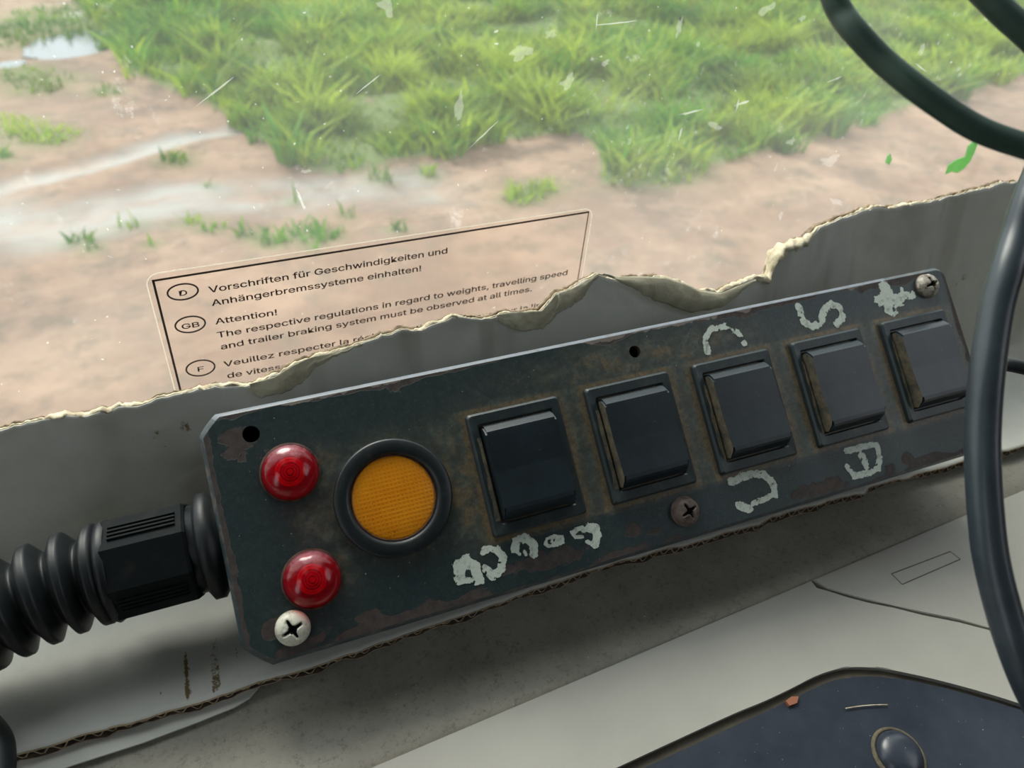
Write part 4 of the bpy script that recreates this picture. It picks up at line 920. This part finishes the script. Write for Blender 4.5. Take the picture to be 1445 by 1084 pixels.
for k in range(8):
    if k % 2: continue
    a = math.pi / 4 * k + math.pi / 4
    for j in (-1.5, -.5, .5, 1.5):
        t = j * .115; ca, sa = math.cos(a), math.sin(a); q = bmesh.ops.create_cube(bm, size=1)['verts']
        for v in q:
            x = nx0 + .22 + (v.co.x + .5) * (nx1 - nx0 - .4); rr = ap + v.co.z * .09 + .01; tt = t + v.co.y * .05
            v.co = Vector((x, gy + rr * ca - tt * sa, gz + rr * sa + tt * ca))
bm.verts.index_update(); bm_obj('grip_rib', bm, M_NUT, g)['kind'] = 'stuff'
# bellows conduit
def conduit():
    a = BO + BX * (nx0 - .05) + BY * gy + BZ * gz
    ctr = [(-.2, 0, 0), (.7, -.04, .0), (1.5, -.14, .05), (2.3, -.30, .1), (3.2, -.52, .1), (4.2, -.8, .1), (5.5, -1.2, .1), (7.2, -1.7, .1), (9, -2.2, .1)]
    P = catmull([a - BX * c[0] + BY * c[1] + BZ * c[2] for c in ctr], 30); s = np.r_[0, np.cumsum(np.linalg.norm(np.diff(P, axis=0), axis=1))]
    ss = np.arange(0, s[-1], .035); P = np.stack([np.interp(ss, s, P[:, k]) for k in range(3)], 1)
    ph = ((ss - .30) / .60) % 1.0; r = np.where(ph < .26, 1., np.where(ph < .58, 1 - (ph - .26) / .32, np.where(ph < .66, 0., (ph - .66) / .34)))
    r = .82 + .32 * r
    V, Fc = tube(P, r, 40)
    return mk('bellows_conduit', V, Fc, M_BLK, None, True)
tag(conduit(), 'ribbed black rubber conduit running from the gland at the left end of the switch box', 'conduit')

# ================================================================ CABLES
def cam_pt(px, py, z): return W @ (np.array([(px - CX) / F, (py - CY) / F, 1.]) * z)
def reach(P0, d, T, n=18):
    """a smooth run-out from the end P0 (heading d) to the anchor T in the cab"""
    T = np.asarray(T, float); L = np.linalg.norm(T - P0); t = np.linspace(0, 1, n)[1:, None]; m0 = d * L * .9; m1 = (T - P0) * .8
    return (2 * t ** 3 - 3 * t ** 2 + 1) * P0 + (t ** 3 - 2 * t ** 2 + t) * m0 + (-2 * t ** 3 + 3 * t ** 2) * T + (t ** 3 - t ** 2) * m1
def cable(pts, r, name, mat, label, a=None, b=None, k=12):
    P = catmull([cam_pt(*p) for p in pts], k); u = lambda v: v / np.linalg.norm(v)
    if b: P = np.vstack([P, reach(P[-1], u(P[-1] - P[-4]), b)])
    if a: P = np.vstack([reach(P[0], u(P[0] - P[3]), a)[::-1], P])
    V, Fc = tube(P, r, 24); return tag(mk(name, V, Fc, mat, None, True), label, 'cable', 'loose cables around the switch box')
cable([(1560, 60, 14.5), (1500, 170, 14.2), (1457, 270, 13.9), (1436, 332, 13.8), (1420, 385, 13.6), (1405, 442, 13.5), (1393, 525, 13.3), (1387, 600, 13.2), (1387, 660, 13.1), (1391, 725, 13.0), (1398, 785, 12.9), (1413, 850, 12.8), (1433, 915, 12.7), (1462, 985, 12.7), (1510, 1070, 12.8), (1580, 1160, 13)], .285, 'thick_cable', M_CABLE, 'thick satin black cable curving down in front of the right end of the switch box', (74, 4, 10), (74, -6, -8))
cable([(1150, -190, 11.5), (1158, -90, 11.5), (1174, -12, 11.4), (1188, 20, 11.4), (1208, 46, 11.3), (1242, 82, 11.3), (1282, 116, 11.2), (1330, 151, 11.2), (1378, 181, 11.2), (1430, 201, 11.2), (1500, 220, 11.2), (1620, 240, 11.3)], .185, 'thick_cable', M_HOSE, 'dark green-black cable looping across the upper right in front of the windscreen', (4, 6, 75), (74, -20, 14))
cable([(1290, -150, 11.8), (1345, -60, 11.7), (1400, 2, 11.6), (1445, 44, 11.6), (1520, 110, 11.6), (1600, 170, 11.6)], .20, 'thick_cable', M_HOSE, 'dark cable cutting across the top right corner', (8, 5, 75), (74, -16, 18))
cable([(1394, 507, 18.3), (1403, 510, 18.1), (1415, 513, 17.8), (1445, 519, 17.6), (1530, 540, 17.2), (1640, 600, 17)], .165, 'thin_cable', M_BLK, 'thin dark cable lying on the cardboard behind the thick curved cable', None, (74, 4, -10))
cable([(-140, 960, 16.1), (-70, 990, 16.0), (-28, 1020, 15.8), (-6, 1046, 15.5), (-2, 1080, 15.1), (-8, 1130, 14.5), (-20, 1220, 13.7)], .31, 'thick_cable', M_BLK, 'black cable bend poking in at the bottom left corner over the white cardboard', (-74, 12, -12), (-30, -24, -22))
